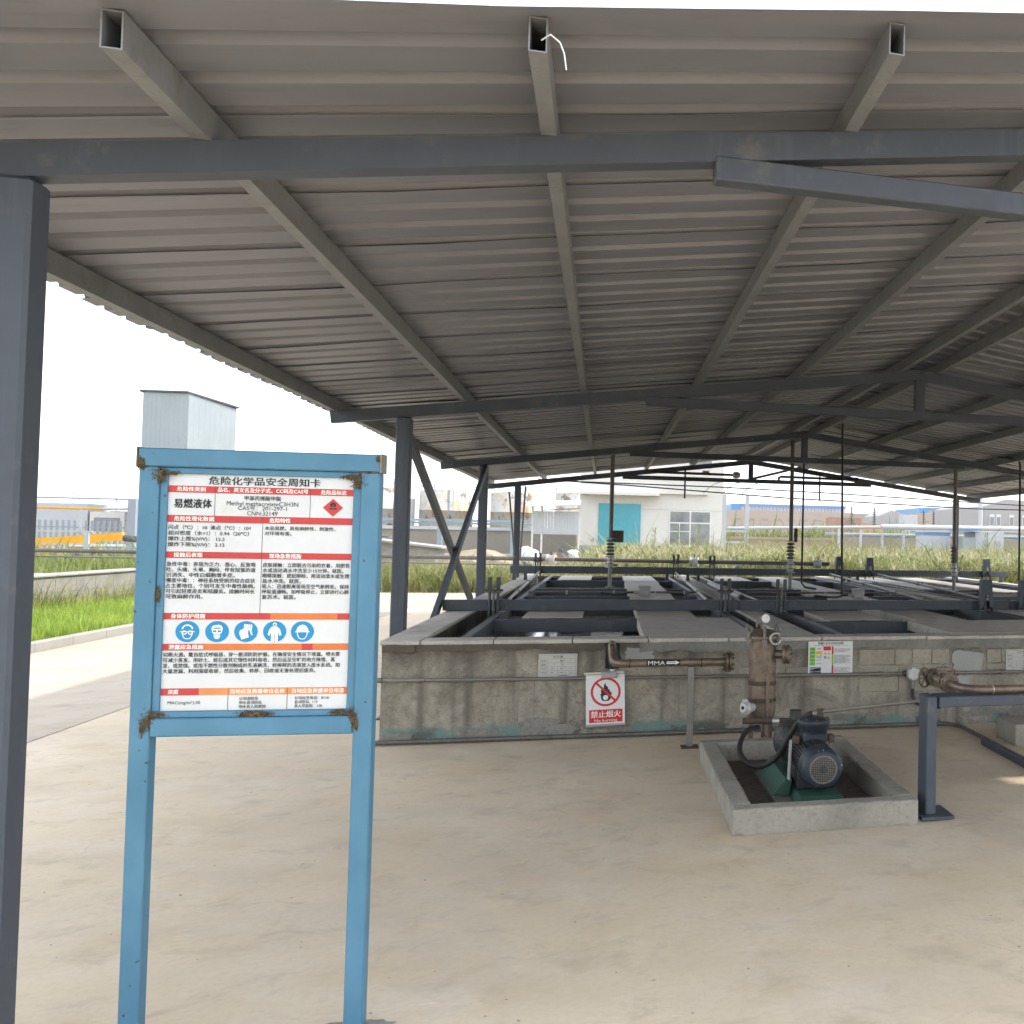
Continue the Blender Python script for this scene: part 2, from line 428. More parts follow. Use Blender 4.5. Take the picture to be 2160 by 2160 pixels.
    def rect(s, x0, x1, z0, z1, y=0.0): return s.poly([(x0, z0), (x1, z0), (x1, z1), (x0, z1)], y)
    def seg(s, a, b, wd, y=0.0):
        a, b = Vector(a), Vector(b); d = (b-a).normalized(); n = Vector((-d.y, d.x))*wd/2
        return s.poly([tuple(a-n), tuple(b-n), tuple(b+n), tuple(a+n)], y)
    def build(s, name, mat, parent=None, local=False):
        me = bpy.data.meshes.new(name)
        o = ORG.get(parent.name, Vector()) if (parent and not local) else Vector()
        me.from_pydata([(x-o[0], y-o[1], z-o[2]) for x, y, z in s.v], [], s.f)
        if s.sm:
            fl = [i in s.sm for i in range(len(s.f))]
            me.polygons.foreach_set("use_smooth", fl)
        me.materials.append(MATS[mat] if isinstance(mat, str) else mat)
        me.update()
        return link(name, me, parent, o)
def link(name, me, parent=None, org=None):
    ob = bpy.data.objects.new(name, me); COL.objects.link(ob)
    if parent:
        ob.parent = parent
        ORG[ob.name] = Vector(ORG.get(parent.name, (0, 0, 0)))
    return ob
def tag(o, label=None, cat=None, group=None, kind=None):
    if label: o["label"] = label
    if cat: o["category"] = cat
    if group: o["group"] = group
    if kind: o["kind"] = kind
    return o
def empty(name, loc, label, cat, group=None, rz=0, kind=None):
    o = bpy.data.objects.new(name, None); COL.objects.link(o); o.location = loc; o.rotation_euler[2] = rz
    o.empty_display_size = .1
    ORG[o.name] = Vector(loc); return tag(o, label, cat, group, kind)
def solo(mb, name, mat, label, cat, loc=(0, 0, 0), group=None, kind=None):
    # one-mesh thing with its origin at loc
    me_o = Vector(loc)
    mb.v = [(x-me_o[0], y-me_o[1], z-me_o[2]) for x, y, z in mb.v]
    o = mb.build(name, mat); o.location = loc; ORG[o.name] = me_o
    return tag(o, label, cat, group, kind)
def arc(c, a0, a1, r, n, ax='xz', k=0.0):
    out = []
    for i in range(n+1):
        a = math.radians(a0+(a1-a0)*i/n); u, v = r*math.cos(a), r*math.sin(a)
        out.append({'xz': (c[0]+u, c[1], c[2]+v), 'xy': (c[0]+u, c[1]+v, c[2]), 'yz': (c[0], c[1]+u, c[2]+v)}[ax])
    return out

# text: a mesh made from the built-in font, in the local x/z plane facing -y
_curve = bpy.data.curves.new("lettering_source", 'FONT')
_tob = bpy.data.objects.new("lettering_source", _curve); COL.objects.link(_tob)
def text_mesh(body, offset=0.0, res=2, spacing=1.0):
    _curve.body = body; _curve.offset = offset; _curve.resolution_u = res; _curve.size = 1; _curve.space_character = spacing
    _curve.align_x = 'LEFT'; _curve.fill_mode = 'FRONT'
    _tob.update_tag()
    bpy.context.view_layer.update()
    dg = bpy.context.evaluated_depsgraph_get()
    me = bpy.data.meshes.new_from_object(_tob.evaluated_get(dg))
    return me
def lettering(body, x, z, h, mat, parent, y=-.001, width=None, align='L', off=.014, name="lettering", spacing=1.0):
    """h is the size of one em; x,z the left (L) or centre (C) of the line, z its vertical centre; off: stroke thickening in em"""
    me = text_mesh(body, 0.0, 2, spacing)
    if not me.vertices: return None
    n = len(me.vertices); co = [tuple(v.co) for v in me.vertices]; fs = [tuple(p.vertices) for p in me.polygons]
    bpy.data.meshes.remove(me)
    xs = [c[0] for c in co]; x0, x1 = min(xs), max(xs)
    kx = h if width is None else width/(x1-x0)
    ox = x if align == 'L' else x-(x1-x0)*kx/2
    sh = ((0, 0),) if off <= .008 else ((-off, 0), (off, 0), (0, off*.8))
    vs = []; ff = []
    for k, (ax, az_) in enumerate(sh):
        vs += [((c[0]-x0+ax)*kx+ox, y-.00012*k, (c[1]-.34+az_)*h+z) for c in co]
        ff += [tuple(i+n*k for i in f) for f in fs]
    m2 = bpy.data.meshes.new(name); m2.from_pydata(vs, [], ff); m2.materials.append(MATS[mat])
    return link(name, m2, parent)

# ------------------------------------------------------------------ ground
def sheet(name, x0, x1, y0, y1, z, mat, n=1):
    mb = MB(); mb.add([(x0, y0, z), (x1, y0, z), (x1, y1, z), (x0, y1, z)], [(0, 1, 2, 3)])
    return mb.build(name, mat)
tag(sheet("ground", -3000, 3000, -600, 4000, -.12, "dirt_ground"), kind="structure")
yard = empty("yard_paving", (0, 0, 0), "pale concrete yard paving in large slabs with straight joints", "paving", kind="structure")
del yard["category"]
xs = [-6.985, -4.085, 1.6, 9.5, 17.4]; ys = [-14, -7.1, .85, 8.74, 16.6, 24.53, 31.0]
for i in range(len(xs)-1):
    for j in range(len(ys)-1):
        g = .006
        mb = MB().bbox(xs[i]+g, xs[i+1]-g, ys[j]+g, ys[j+1]-g, -.14, 0, .004)
        if i == 1 and j == 2: mb = MB().bbox(xs[1]+g, xs[3]-g, ys[2]+g, ys[3]-g, -.14, 0, .004)
        if i == 2 and j == 2: continue
        fl = (j in (1, 2, 3, 4) and i in (1, 2, 3))
        mb.build("concrete_slab", "floor_concrete" if fl else "yard_concrete", yard)
tag(sheet("joint_bed", -7.0, 17.4, -14, 31, -.05, "dirt_ground"), kind="structure")

# ------------------------------------------------------------------ canopy shed
TY = [3.69, 9.94, 16.19, 22.44]; RIDGE = 3.035; SLOPE = .132
def ztop(X, Y=9.94):                        # top of the rafters; the first bay climbs a little towards the front
    xx = (X+1.68) if X <= RIDGE else (2*RIDGE-X+1.68)
    return 2.734 + SLOPE*xx + max(0, (9.94-Y)/6.25)*(.012+.013*xx)
shed = empty("canopy_shed", (-1.71, 3.69, 0), "large open grey steel canopy with corrugated roof over the basins", "shed")
for k, y in enumerate(TY):
    for X in (-1.71, 7.78):
        a = .06
        mb = MB().bbox(X-a, X+a, y-a, y+a, 0.012, ztop(X, y)-.10, .011)
        c = mb.build("column", "steel_paint", shed)
        MB().box(X-.13, X+.13, y-.13, y+.13, .001, .016).build("base_plate", "steel_paint", c)
    for sgn in (-1, 1):
        xe = RIDGE + sgn*5.325
        p0 = (xe, y, ztop(xe, y)-.05); p1 = (RIDGE, y, ztop(RIDGE, y)-.05)
        if sgn < 0:
            f = MB().bar(p0, p1, .08, .10)
        else:
            f = MB().bar((RIDGE+.001, y, ztop(RIDGE, y)-.05), p0, .08, .10)
        f.build("rafter", "steel_paint", shed)
    yb = y - .0025
    dzb = .026 if k == 0 else 0
    MB().bbox(.345, 5.74, yb-.042, yb+.042, 2.85+dzb, 2.935+dzb, .005).build("tie_beam", "steel_paint", shed)
    MB().bbox(RIDGE-.05, RIDGE+.05, y-.038, y+.038, 2.936+dzb, ztop(RIDGE, y)-.105, .004).build("king_post", "steel_paint", shed)
# purlins: open rectangular tubes
PX = [-2.262, -1.225, -.213, .835, 1.80, 2.84, 3.23, 4.27, 5.235, 6.283, 7.295, 8.332]
YF, YB = 3.035, 23.22
for X in PX:
    wv, hv, t = .025, .10, .004; mb = MB()
    zf, zm = ztop(X, YF)+.001, ztop(X)+.001; ym = 9.94
    def seg_(x0, x1, a0, a1):
        mb.hexa([(x0, YF, zf+a0), (x1, YF, zf+a0), (x1, ym, zm+a0), (x0, ym, zm+a0), (x0, YF, zf+a1), (x1, YF, zf+a1), (x1, ym, zm+a1), (x0, ym, zm+a1)])
        mb.box(x0, x1, ym+.0005, YB, zm+a0, zm+a1)
    seg_(X-wv, X-wv+t, 0, hv); seg_(X+wv-t, X+wv, 0, hv); seg_(X-wv+t, X+wv-t, 0, t); seg_(X-wv+t, X+wv-t, hv-t, hv)
    p = mb.build("purlin", "galvanised", shed)
    MB().box(X-wv+t, X+wv-t, YF+.25, YF+.26, zf+t, zf+hv-t).build("tube_shade", "inside_dark", p)  # dark plate set in the tube, standing in for its inner shade
# corrugated sheets, each lapped over the one before
def sheet_mesh(u0, u1, y0, ribs=3, ph=0.0):
    prof = [(-.026, -.003)]
    for r in range(ribs):
        o = r*.25
        prof += [(o, 0), (o+.158, 0), (o+.176, .046), (o+.226, .046), (o+.244, 0)]
    prof += [(ribs*.25-.003, .0045), (ribs*.25+.03, .0055)]
    n = len(prof); nx = 11; vs = []
    for i in range(nx):
        X = u0+(u1-u0)*i/(nx-1)
        sag = -max(0, .011*math.sin(i*1.3+ph))
        vs += [(X, y0+p, ztop(X, y0+p)+.1035+q+(sag if j == 0 else 0)) for j, (p, q) in enumerate(prof)]
    m = len(vs); vs += [(x, y, z+.0012) for x, y, z in vs]
    fs = []
    for i in range(nx-1):
        for j in range(n-1):
            a, b, c, d = i*n+j, i*n+j+1, (i+1)*n+j+1, (i+1)*n+j
            fs.append((a, b, c, d)); fs.append((m+d, m+c, m+b, m+a))
        for j in (0, n-1):
            a, d = i*n+j, (i+1)*n+j; fs.append((a, d, m+d, m+a))
    for i in (0, nx-1):
        for j in range(n-1): fs.append((i*n+j, m+i*n+j, m+i*n+j+1, i*n+j+1))
    mb = MB(); mb.add(vs, fs); return mb
rr = random.Random(3)
for k in range(27):
    y = 2.985+.75*k
    for sd in (-1, 1):
        dz = rr.uniform(0, .0025); e = rr.uniform(-.012, .012); ph = rr.uniform(0, 6.28)
        if sd == 1 and k == 4:              # gap added out of view on this slope to cast one streak of sun
            for u0, u1, yy in ((RIDGE+.03, 5.72, y+.25), (6.75, 8.555, y+.25), (RIDGE+.03, 8.555, y), (RIDGE+.03, 8.555, y+.5)):
                sheet_mesh(u0, u1, yy, 1).build("roof_sheet", "roof_sheet", shed)
            continue
        u = (-2.485+e, RIDGE-.03) if sd < 0 else (RIDGE+.03, 8.555+e)
        sheet_mesh(*u, y, 3, ph).build("roof_sheet", "roof_sheet", shed).location.z += dz
zr = ztop(RIDGE)+.175
MB().hexa([(RIDGE-.22, 2.9, zr-.026), (RIDGE, 2.9, zr+.006), (RIDGE, 23.25, zr+.006), (RIDGE-.22, 23.25, zr-.026),
           (RIDGE-.22, 2.9, zr-.024), (RIDGE, 2.9, zr+.008), (RIDGE, 23.25, zr+.008), (RIDGE-.22, 23.25, zr-.024)]).build("ridge_cap", "roof_sheet", shed)
MB().hexa([(RIDGE+.001, 2.9, zr+.006), (RIDGE+.22, 2.9, zr-.026), (RIDGE+.22, 23.25, zr-.026), (RIDGE+.001, 23.25, zr+.006),
           (RIDGE+.001, 2.9, zr+.008), (RIDGE+.22, 2.9, zr-.024), (RIDGE+.22, 23.25, zr-.024), (RIDGE+.001, 23.25, zr+.008)]).build("ridge_cap", "roof_sheet", shed)
# cross bracing between the second and third columns
for X, p0, p1 in ((-1.735, (10.02, 2.60), (16.12, .42)), (-1.675, (16.12, 2.60), (10.02, .03))):
    MB().bar((X, p0[0], p0[1]), (X, p1[0], p1[1]), .05, .10).build("brace", "steel_paint", shed)
# wire tie hanging from one purlin end, second diagonal on the last truss
MB().tube([(-.20, 2.985, 2.975), (-.175, 2.95, 2.978), (-.15, 2.95, 2.960), (-.138, 2.95, 2.93), (-.132, 2.96, 2.89)], .0022, 6).build("wire_tie", "frame_white", shed)
MB().bar((3.08, 22.52, 2.95), (4.25, 23.1, 3.28), .035, .05).build("strut", "steel_paint", shed)

# ------------------------------------------------------------------ concrete basin block
FW = 8.66; ZT = .785
basin = empty("concrete_basin", (-1.62, FW, 0), "long weathered concrete basin block with low rendered walls", "basin")
yf, yb_, CT = FW+.018, 23.9, ZT-.032
MB().box(-1.60, 8.31, yf, yf+.235, .001, CT).build("front_wall", "wall_concrete", basin)
for x0, x1 in ((-1.60, -1.35), (1.535, 1.795), (4.795, 5.055), (8.06, 8.31)):
    MB().box(x0, x1, yf+.236, yb_, .001, CT).build("side_wall", "wall_concrete", basin)
for x0, x1 in ((-1.349, 1.534), (1.796, 4.794), (5.056, 8.059)):
    MB().box(x0, x1, yb_-.25, yb_-.001, .001, CT).build("back_wall", "wall_concrete", basin)
    MB().box(x0+.001, x1-.001, yf+.237, yb_-.252, .05, .16).build("liquid", "liquid", basin)
# coping: slabs along the front, the sides and the partitions
rc = random.Random(5)
def cope(x0, x1, y0, y1, dz=0):
    g = .0025
    MB().rough(x0+g, x1-g, y0+g, y1-g, CT+.001, ZT+dz, .003, .09, int(x0*77+y0*13), .010).build("coping_slab", "coping_concrete", basin)
jx = [-1.335, -.81, -.22, .37, 1.02, 1.81, 2.75, 3.7, 4.78, 5.9, 7.0, 8.33]
cope(-1.62, -1.335, FW, 11.4); cope(-1.62, -1.335, 11.4, 15.2, -.001); cope(-1.62, -1.335, 15.2, 19.5); cope(-1.62, -1.335, 19.5, yb_+.02, .001)
for a, b in zip(jx[:-1], jx[1:]): cope(a, b, FW, 8.935, rc.uniform(-.002, .002))
for x0, x1 in ((1.52, 1.81), (4.78, 5.07), (8.045, 8.33)):
    for a, b in ((8.935, 12.4), (12.4, 16.5), (16.5, 20.4), (20.4, yb_+.02)): cope(x0, x1, a, b, rc.uniform(-.002, .002))
# rendered patches and bare blocks on the front wall
def rough_patch(x0, x1, z0, z1, seed, th=.008, mat="render_patch"):
    r = random.Random(seed); n = 22; pts = []
    cx, cz = (x0+x1)/2, (z0+z1)/2
    for i in range(n):
        a = 2*math.pi*i/n; k = r.uniform(.72, 1.05)
        ca, sa = math.cos(a), math.sin(a); q = 1/max(abs(ca), abs(sa))
        pts.append((cx+(x1-x0)/2*ca*k*min(q, 1.25), max(.002, cz+(z1-z0)/2*sa*k*min(q, 1.25))))
    mb = MB(); y0, y1 = yf-th, yf+.001
    mb.add([(x, y0, z) for x, z in pts]+[(x, y1, z) for x, z in pts]+[(cx, y0-.001, cz)],
           [(i, (i+1) % n, 2*n) for i in range(n)]+[(i, n+i, n+(i+1) % n, (i+1) % n) for i in range(n)])
    mb.build("render_patch", mat, basin)
for a in ((-.62, -.30, .05, .17, 1), (-.42, -.16, .02, .115, 2), (-.15, .15, .06, .17, 3), (.02, .24, .035, .17, 4), (-1.0, -.75, .02, .10, 6),
          (-1.62, -1.35, .01, .09, 7), (1.9, 2.1, .06, .13, 8), (2.2, 2.36, .05, .13, 9), (3.15, 3.42, .06, .15, 10), (3.5, 3.9, .03, .12, 11)):
    rough_patch(*a)
rough_patch(2.98, 3.30, .45, .66, 12, .007, "plinth_grey"); rough_patch(.17, .42, .60, .72, 13, .006, "plinth_grey"); rough_patch(3.02, 3.16, .2, .45, 14, .006, "plinth_grey")
# heavy trowelled strip under the coping on the right-hand stretch
def strip(x0, x1, z0, z1, seed, mat="render_patch"):
    r = random.Random(seed); n = int((x1-x0)/.045); top = []; bot = []
    off = 0
    for i in range(n+1):
        x = x0+(x1-x0)*i/n; off = .7*off+r.uniform(-.012, .012)
        bot.append((x, z0+off)); top.append((x, z1))
    y0, y1 = yf-.013, yf+.001; mb = MB(); vs = []
    for (x, b), (_, t) in zip(bot, top): vs += [(x, y0+r.uniform(0, .004), b), (x, y0, t), (x, y1, b)]
    fs = []
    for i in range(n):
        a = 3*i; fs += [(a, a+3, a+4, a+1), (a+2, a+5, a+3, a)]
    mb.add(vs, fs); mb.build("render_strip", mat, basin)
strip(.30, 1.02, .680, CT, 21); strip(1.02, 4.9, .672, CT, 22)
strip(-1.60, -1.37, .685, CT, 23, "damp_mortar"); strip(-1.33, .02, .700, CT, 24, "damp_mortar")
for z0, z1, bx in ((.535, .668, [2.14, 2.46, 2.62, 2.80, 2.97]), (.470, .531, [2.14, 2.50, 2.72, 2.97]), (.535, .66, [3.32, 3.46, 3.80, 4.2]),
                   (.475, .531, [3.32, 3.62, 4.0]), (.30, .43, [2.14, 2.50, 2.86, 3.0]), (.535, .668, [1.82, 2.12]), (.475, .531, [1.1, 1.5, 1.82, 2.12])):
    for a, b in zip(bx[:-1], bx[1:]):
        MB().bbox(a+.004, b-.004, yf-.007-rc.uniform(0, .004), yf+.002, z0+.003, z1-.002, .006).build("wall_block", "block_concrete", basin)
# vertical board marks on the left stretch
for x in (-.62, -.50, .62): MB().box(x, x+.006, yf-.003, yf+.001, .14, .40+.25*rc.random()).build("board_mark", "render_patch", basin)
# dark plate on the uncut wall, painting the shade of the pipe opening
MB().box(.035, .145, yf-.004, yf+.001, .545, CT-.004).build("opening_shade", "inside_dark", basin)

# ------------------------------------------------------------------ steel frames lying in the bays
def frame(x0, x1, cr, plates, label):
    root = empty("hanging_platform", (x0, 8.98, .62), label, "platform", "steel platforms hung in the basin bays")
    zt = .772
    for X in (x0, x1-.07): MB().bbox(X, X+.07, 8.97, 23.3, zt-.13, zt, .004).build("rail", "steel_paint_dark", root)
    for y in cr: MB().bbox(x0+.071, x1-.071, y, y+.07, zt-.131, zt-.002, .004).build("cross_beam", "steel_paint_dark", root)
    for (a, b, c, d, z) in plates:
        p = MB().bbox(a, b, c, d, z-.006, z, .001); p.build("cover_plate", "cover_plate", root)
        MB().box(a+.002, a+.022, c+.03, d-.03, z-.10, z-.0065).build("plate_stiffener", "cover_plate", root)
    return root
CR = [10.98, 13.2, 15.27, 17.44, 20.80, 22.6]
zp = .782
frame(-1.10, 1.39, CR, [(.345, 1.285, 8.955, 10.975, zp), (.37, .955, 10.98, 15.2, zp), (.38, .97, 15.21, 19.4, zp), (.40, 1.0, 19.41, 23.2, zp), (-.775, -.19, 11.06, 11.98, zp), (-.84, -.22, 20.9, 23.2, zp)],
      "dark grey steel platform with cover plates in the leftmost basin bay")
frame(2.03, 4.62, [10.46]+CR[1:], [(3.09, 4.50, 8.955, 10.45, zp), (3.22, 3.78, 10.455, 15.0, zp), (3.25, 3.82, 15.01, 19.4, zp), (3.28, 3.85, 19.41, 23.2, zp), (2.27, 2.90, 10.54, 11.98, zp), (2.3, 2.9, 20.9, 23.2, zp)],
      "dark grey steel platform with cover plates in the middle basin bay")
frame(5.25, 7.86, [10.46]+CR[1:], [(6.36, 7.75, 8.955, 10.45, zp), (6.5, 7.06, 10.455, 15.0, zp), (6.5, 7.1, 15.01, 19.4, zp), (6.5, 7.1, 19.41, 23.2, zp), (5.5, 6.1, 17.6, 23.2, zp)],
      "steel platform with cover plates in the sunlit basin bay at right")

# girders across the bays with hanger brackets
def bracket(root, X, y, z0, z1, wd, taper, my):
    if not taper:                           # two flat straps facing the front, a rod between them
        for sx in (-1, 1):
            xo = X+sx*wd/2
            MB().bbox(xo-.021, xo+.021, y-.040, y-.028, z0+.28, z1, .002).build("hanger_strap", "steel_paint_dark", root)
            MB().cyl((xo, y-.034, z0), (xo, y-.034, z0+.279), .015, 8).build("hanger_leg", "steel_paint_dark", root)
        MB().box(X-wd/2-.05, X+wd/2+.05, y-.048, y-.041, z0+.30, z0+.325).build("hanger_clip", "rusty_dark", root)
    else:                                   # tapered channel with an open window low in its front
        w0, w1 = wd/2+.02, wd/2-.01; zm = z0+(z1-z0)*.62
        def xw(z): return w0+(w1-w0)*(z-z0)/(z1-z0)
        def plate(xa, xb, xc, xd, za, zb, ya, yb2, nm):
            MB().hexa([(xa, ya, za), (xb, ya, za), (xb, yb2, za), (xa, yb2, za), (xc, ya, zb), (xd, ya, zb), (xd, yb2, zb), (xc, yb2, zb)]).build(nm, "steel_paint", root)
        plate(X-xw(zm), X+xw(zm), X-w1, X+w1, zm, z1, y-.105, y-.097, "hanger_plate")
        for sx in (-1, 1):
            p = sorted((X+sx*w0, X+sx*(w0-.055))); q = sorted((X+sx*xw(zm), X+sx*(xw(zm)-.05)))
            plate(p[0], p[1], q[0], q[1], z0+.12, zm-.0005, y-.105, y-.097, "hanger_plate")
            p = sorted((X+sx*w0, X+sx*(w0-.008))); q = sorted((X+sx*w1, X+sx*(w1-.008)))
            plate(p[0], p[1], q[0], q[1], z0, z1, y-.0965, y-.003, "hanger_cheek")
        MB().box(X-w1, X+w1, y-.105, y-.003, z1+.0005, z1+.008).build("hanger_cap", "steel_paint", root)
    r = MB().cyl((X, y-.055, z0+.02), (X, y-.055, z1-.09), .010, 8).build("hanger_rod", "pipe_grey", root)
    for zz in (z1-.115, z1-.19, z0+.10): MB().cyl((X, y-.055, zz), (X, y-.055, zz+.022), .021, 6).build("nut", "pipe_grey", r)
    MB().cyl((X-wd/2-.03, y-.05, z1-.16), (X+wd/2+.03, y-.05, z1-.16), .009, 8).build("cross_bolt", "pipe_grey", r)
def girder(x0, x1, y, z0, z1, br, label, group, feet=(), taper=(), h=.25):
    root = empty("support_girder", (x0, y, z0), label, "girder", group)
    MB().bbox(x0, x1, y, y+.10, z0, z1, .004).build("beam", "steel_paint_dark", root)
    for X in feet: 
        MB().hexa([(X-.035, y+.01, ZT+.002), (X+.035, y+.01, ZT+.002), (X+.035, y+.09, ZT+.002), (X-.035, y+.09, ZT+.002),
                   (X-.022, y+.01, z0-.001), (X+.022, y+.01, z0-.001), (X+.022, y+.09, z0-.001), (X-.022, y+.09, z0-.001)]).build("foot", "steel_paint_dark", root)
    for i, X in enumerate(br):
        bracket(root, X, y, .70 if not feet else .84, z1+h, (.085, .15)[i in taper], i in taper, 0)
G1, G2 = "girders resting across the front of the bays", "raised girders across the far end of the bays"
girder(-1.645, 1.518, 12.03, ZT+.002, .905, (-1.13, 1.36), "near dark girder across the left bay with slim paired hangers", G1)
girder(1.524, 4.90, 12.03, ZT+.002, .90, (2.01, 4.56), "near dark girder across the middle bay with tapered hangers", G1, taper=(1,))
girder(4.906, 8.33, 12.03, ZT+.002, .90, (5.08, 7.9), "near girder across the right bay beside the picture edge", G1, taper=(0, 1))
girder(-1.67, 1.55, 20.6, .912, 1.05, (-1.18, 1.36), "far raised girder over the left bay standing on paired feet", G2, feet=(-1.60, -1.40, 1.2), h=.25)
girder(1.555, 4.80, 20.6, .905, 1.04, (2.06, 4.62), "far raised girder over the middle bay", G2, feet=(1.60, 1.80, 4.74), taper=(1,), h=.25)
girder(4.805, 8.33, 20.6, .90, 1.03, (5.26, 7.83), "far raised girder over the right bay, pale in the sun at its end", G2, feet=(4.85, 5.03, 8.2), taper=(0, 1), h=.25)

# slanting rods, cross conduits and the short cylinder on the partition
for X, l in ((-1.15, "bright slanting rod along the left rail of the left bay"), (1.35, "bright slanting rod along the right rail of the left bay"),
             (4.42, "bright slanting rod on the right rail of the middle bay"), (5.42, "bright slanting rod on the left rail of the right bay")):
    t = empty("slanting_rod", (X, 14.1, .78), l, "rod", "slanting rods over the rails")
    MB().cyl((X, 14.1, .785), (X, 20.5, .945), .022, 10).build("rod", "galv_pipe", t)
    mb = MB()
    for f in (.22, .55): mb.cyl((X, 14.1+6.4*f, .785+.16*f), (X, 14.1+6.4*f+.07, .787+.16*f), .034, 10)
    mb.build("coupling", "galv_pipe", t)
for x0, x1, l in ((-1.02, 1.34, "thin pipe with clips across the left bay"), (2.1, 4.55, "thin pipe with clips across the middle bay"), (5.3, 8.0, "thin pipe with clips across the right bay")):
    t = empty("cross_pipe", (x0, 15.75, .79), l, "pipe", "thin pipes across the bays")
    MB().cyl((x0, 15.75, .805), (x1, 15.75, .805), .016, 8).build("pipe", "galv_pipe", t)
    mb = MB()
    for f in (.22, .5, .75, .93): mb.box(x0+(x1-x0)*f-.012, x0+(x1-x0)*f+.012, 15.725, 15.775, .775, .828)
    mb.build("clip", "bright_metal", t)
t = empty("jack_cylinder", (1.72, 13.4, ZT), "short grey cylinder lying on the partition between two bays", "cylinder")
MB().cyl((1.73, 13.45, .852), (1.73, 17.6, .852), .048, 16).build("barrel", "galvanised", t)
MB().cyl((1.73, 13.36, .852), (1.73, 13.448, .852), .034, 12).build("end_cap", "black_rubber", t)
MB().torus((1.73, 13.42, .90), (1, 0, 0), .022, .007, 12, 6).build("lifting_eye", "galv_pipe", t)
MB().box(1.69, 1.77, 14.2, 14.26, ZT+.002, .81).build("saddle", "steel_paint_dark", t)

# junction boxes
for X, y, l in ((.575, 15.2, "pale grey junction box on the walkway plate of the left bay"), (3.56, 14.55, "pale grey junction box on the walkway plate of the middle bay")):
    t = empty("junction_box", (X, y, zp), l, "junction box", "junction boxes on the walkways")
    MB().bbox(X-.075, X+.075, y-.055, y+.055, zp+.001, zp+.105, .006).build("body", "box_grey", t)
    MB().bbox(X-.085, X+.085, y-.065, y+.065, zp+.106, zp+.145, .006).build("lid", "box_grey", t)
    MB().cyl((X-.08, y, zp+.05), (X-.15, y, zp+.05), .024, 12).build("cable_gland", "bright_metal", t)
    MB().tube([(X-.15, y, zp+.05), (X-.22, y, zp+.045), (X-.30, y+.02, zp+.02), (X-.42, y+.08, zp+.015), (X-.6, y+.2, zp+.03)], .013, 8).build("cable", "cable_black", t)
# drop pipes with expansion joints and valves
def drop_pipe(X, y, ztp, r, v0, v1, tagspec, label, mat):
    t = empty("drop_pipe", (X, y, .78), label, "pipe", "vertical pipes dropping from the roof into the frames")
    MB().cyl((X, y, .785), (X, y, v0), r*.9, 14).build("lower_pipe", "galv_pipe", t)
    MB().cyl((X, y, v1), (X, y, ztp), r, 14).build("upper_pipe", mat, t)
    MB().lathe((X, y, .774), (0, 0, 1), [(0, .075), (.012, .075), (.013, r)], 18).build("floor_flange", "galv_pipe", t)
    H = v1-v0; mb = MB(); prof = []
    for k in range(5):
        z0 = v0+H*(.42+.11*k); mb.lathe((X, y, z0), (0, 0, 1), [(0, r), (H*.03, .07), (H*.06, .07), (H*.10, r)], 16)
    mb.build("bellows", mat, t)
    for f in (.0, .13, .25, .36, .98): MB().lathe((X, y, v0+H*f), (0, 0, 1), [(0, .082), (.016, .082)], 18).build("flange", "galv_pipe", t)
    vb = MB().lathe((X, y, v0+.016), (0, 0, 1), [(0, r), (H*.06, .06), (H*.10, .062), (H*.2, .05), (H*.42, r)], 16)
    v = vb.build("valve_body", "white_cast", t)
    MB().cyl((X, y, v0+H*.1), (X+.12, y-.02, v0+H*.1), .012, 8).build("valve_lever", "cable_black", v)
    if tagspec:
        dx, z0, w_, h_ = tagspec
        p = MB().box(X+dx, X+dx+w_, y-.05, y-.042, z0, z0+h_); pl = p.build("hanging_tag", "rusty_dark", t)
        mb = MB()
        for k in range(5):
            for sx in (0, 1): mb.box(X+dx+sx*w_-.008, X+dx+sx*w_+.008, y-.058, y-.0505, z0+h_*(.1+.18*k), z0+h_*(.2+.18*k))
        mb.build("tag_lug", "rusty_dark", pl)
drop_pipe(.11, 17.9, 3.06, .034, 1.10, 1.60, (.03, 1.53, .17, .20), "vertical pipe with hanging dark box before the blue shutter", "pipe_grey")
drop_pipe(3.06, 17.4, 3.33, .034, 1.06, 1.60, (.05, 1.58, .05, .24), "vertical pipe with narrow hanging tag over the middle bay", "pipe_grey")
drop_pipe(5.95, 17.2, 3.0, .036, 1.02, 1.58, None, "vertical pipe without tag over the right bay", "pipe_grey")
for X, y, z0, pts, l in ((3.26, 17.4, .86, [(3.26, 17.4, 3.3), (3.26, 17.4, .89), (3.30, 17.3, .82), (3.45, 17.1, .80)], "thin black conduit beside the middle drop pipe"),
                         (3.47, 15.3, .8, [(3.45, 15.3, 3.44), (3.49, 15.3, .80)], "thin black conduit coming down to the middle junction box"),
                         (6.39, 15.3, .8, [(6.0, 15.3, 3.0), (6.25, 15.3, 2.985), (6.36, 15.3, 2.95), (6.385, 15.3, 2.88), (6.395, 15.3, .79)], "thin black conduit with a bend at its top near the picture edge"),
                         (-1.75, 22.2, 0, [(-1.86, 22.2, 2.5), (-1.72, 22.2, 1.15)], "thin leaning conduit left of the far column"),
                         (-1.45, 22.2, 0, [(-1.55, 22.2, 2.62), (-1.62, 22.2, 1.15)], "thin conduit right of the far column")):
    solo(MB().tube(pts, .017, 8), "conduit", "cable_black" if y < 20 else "pipe_grey", l, "conduit", (X, y, pts[-1][2]), "thin vertical conduits")

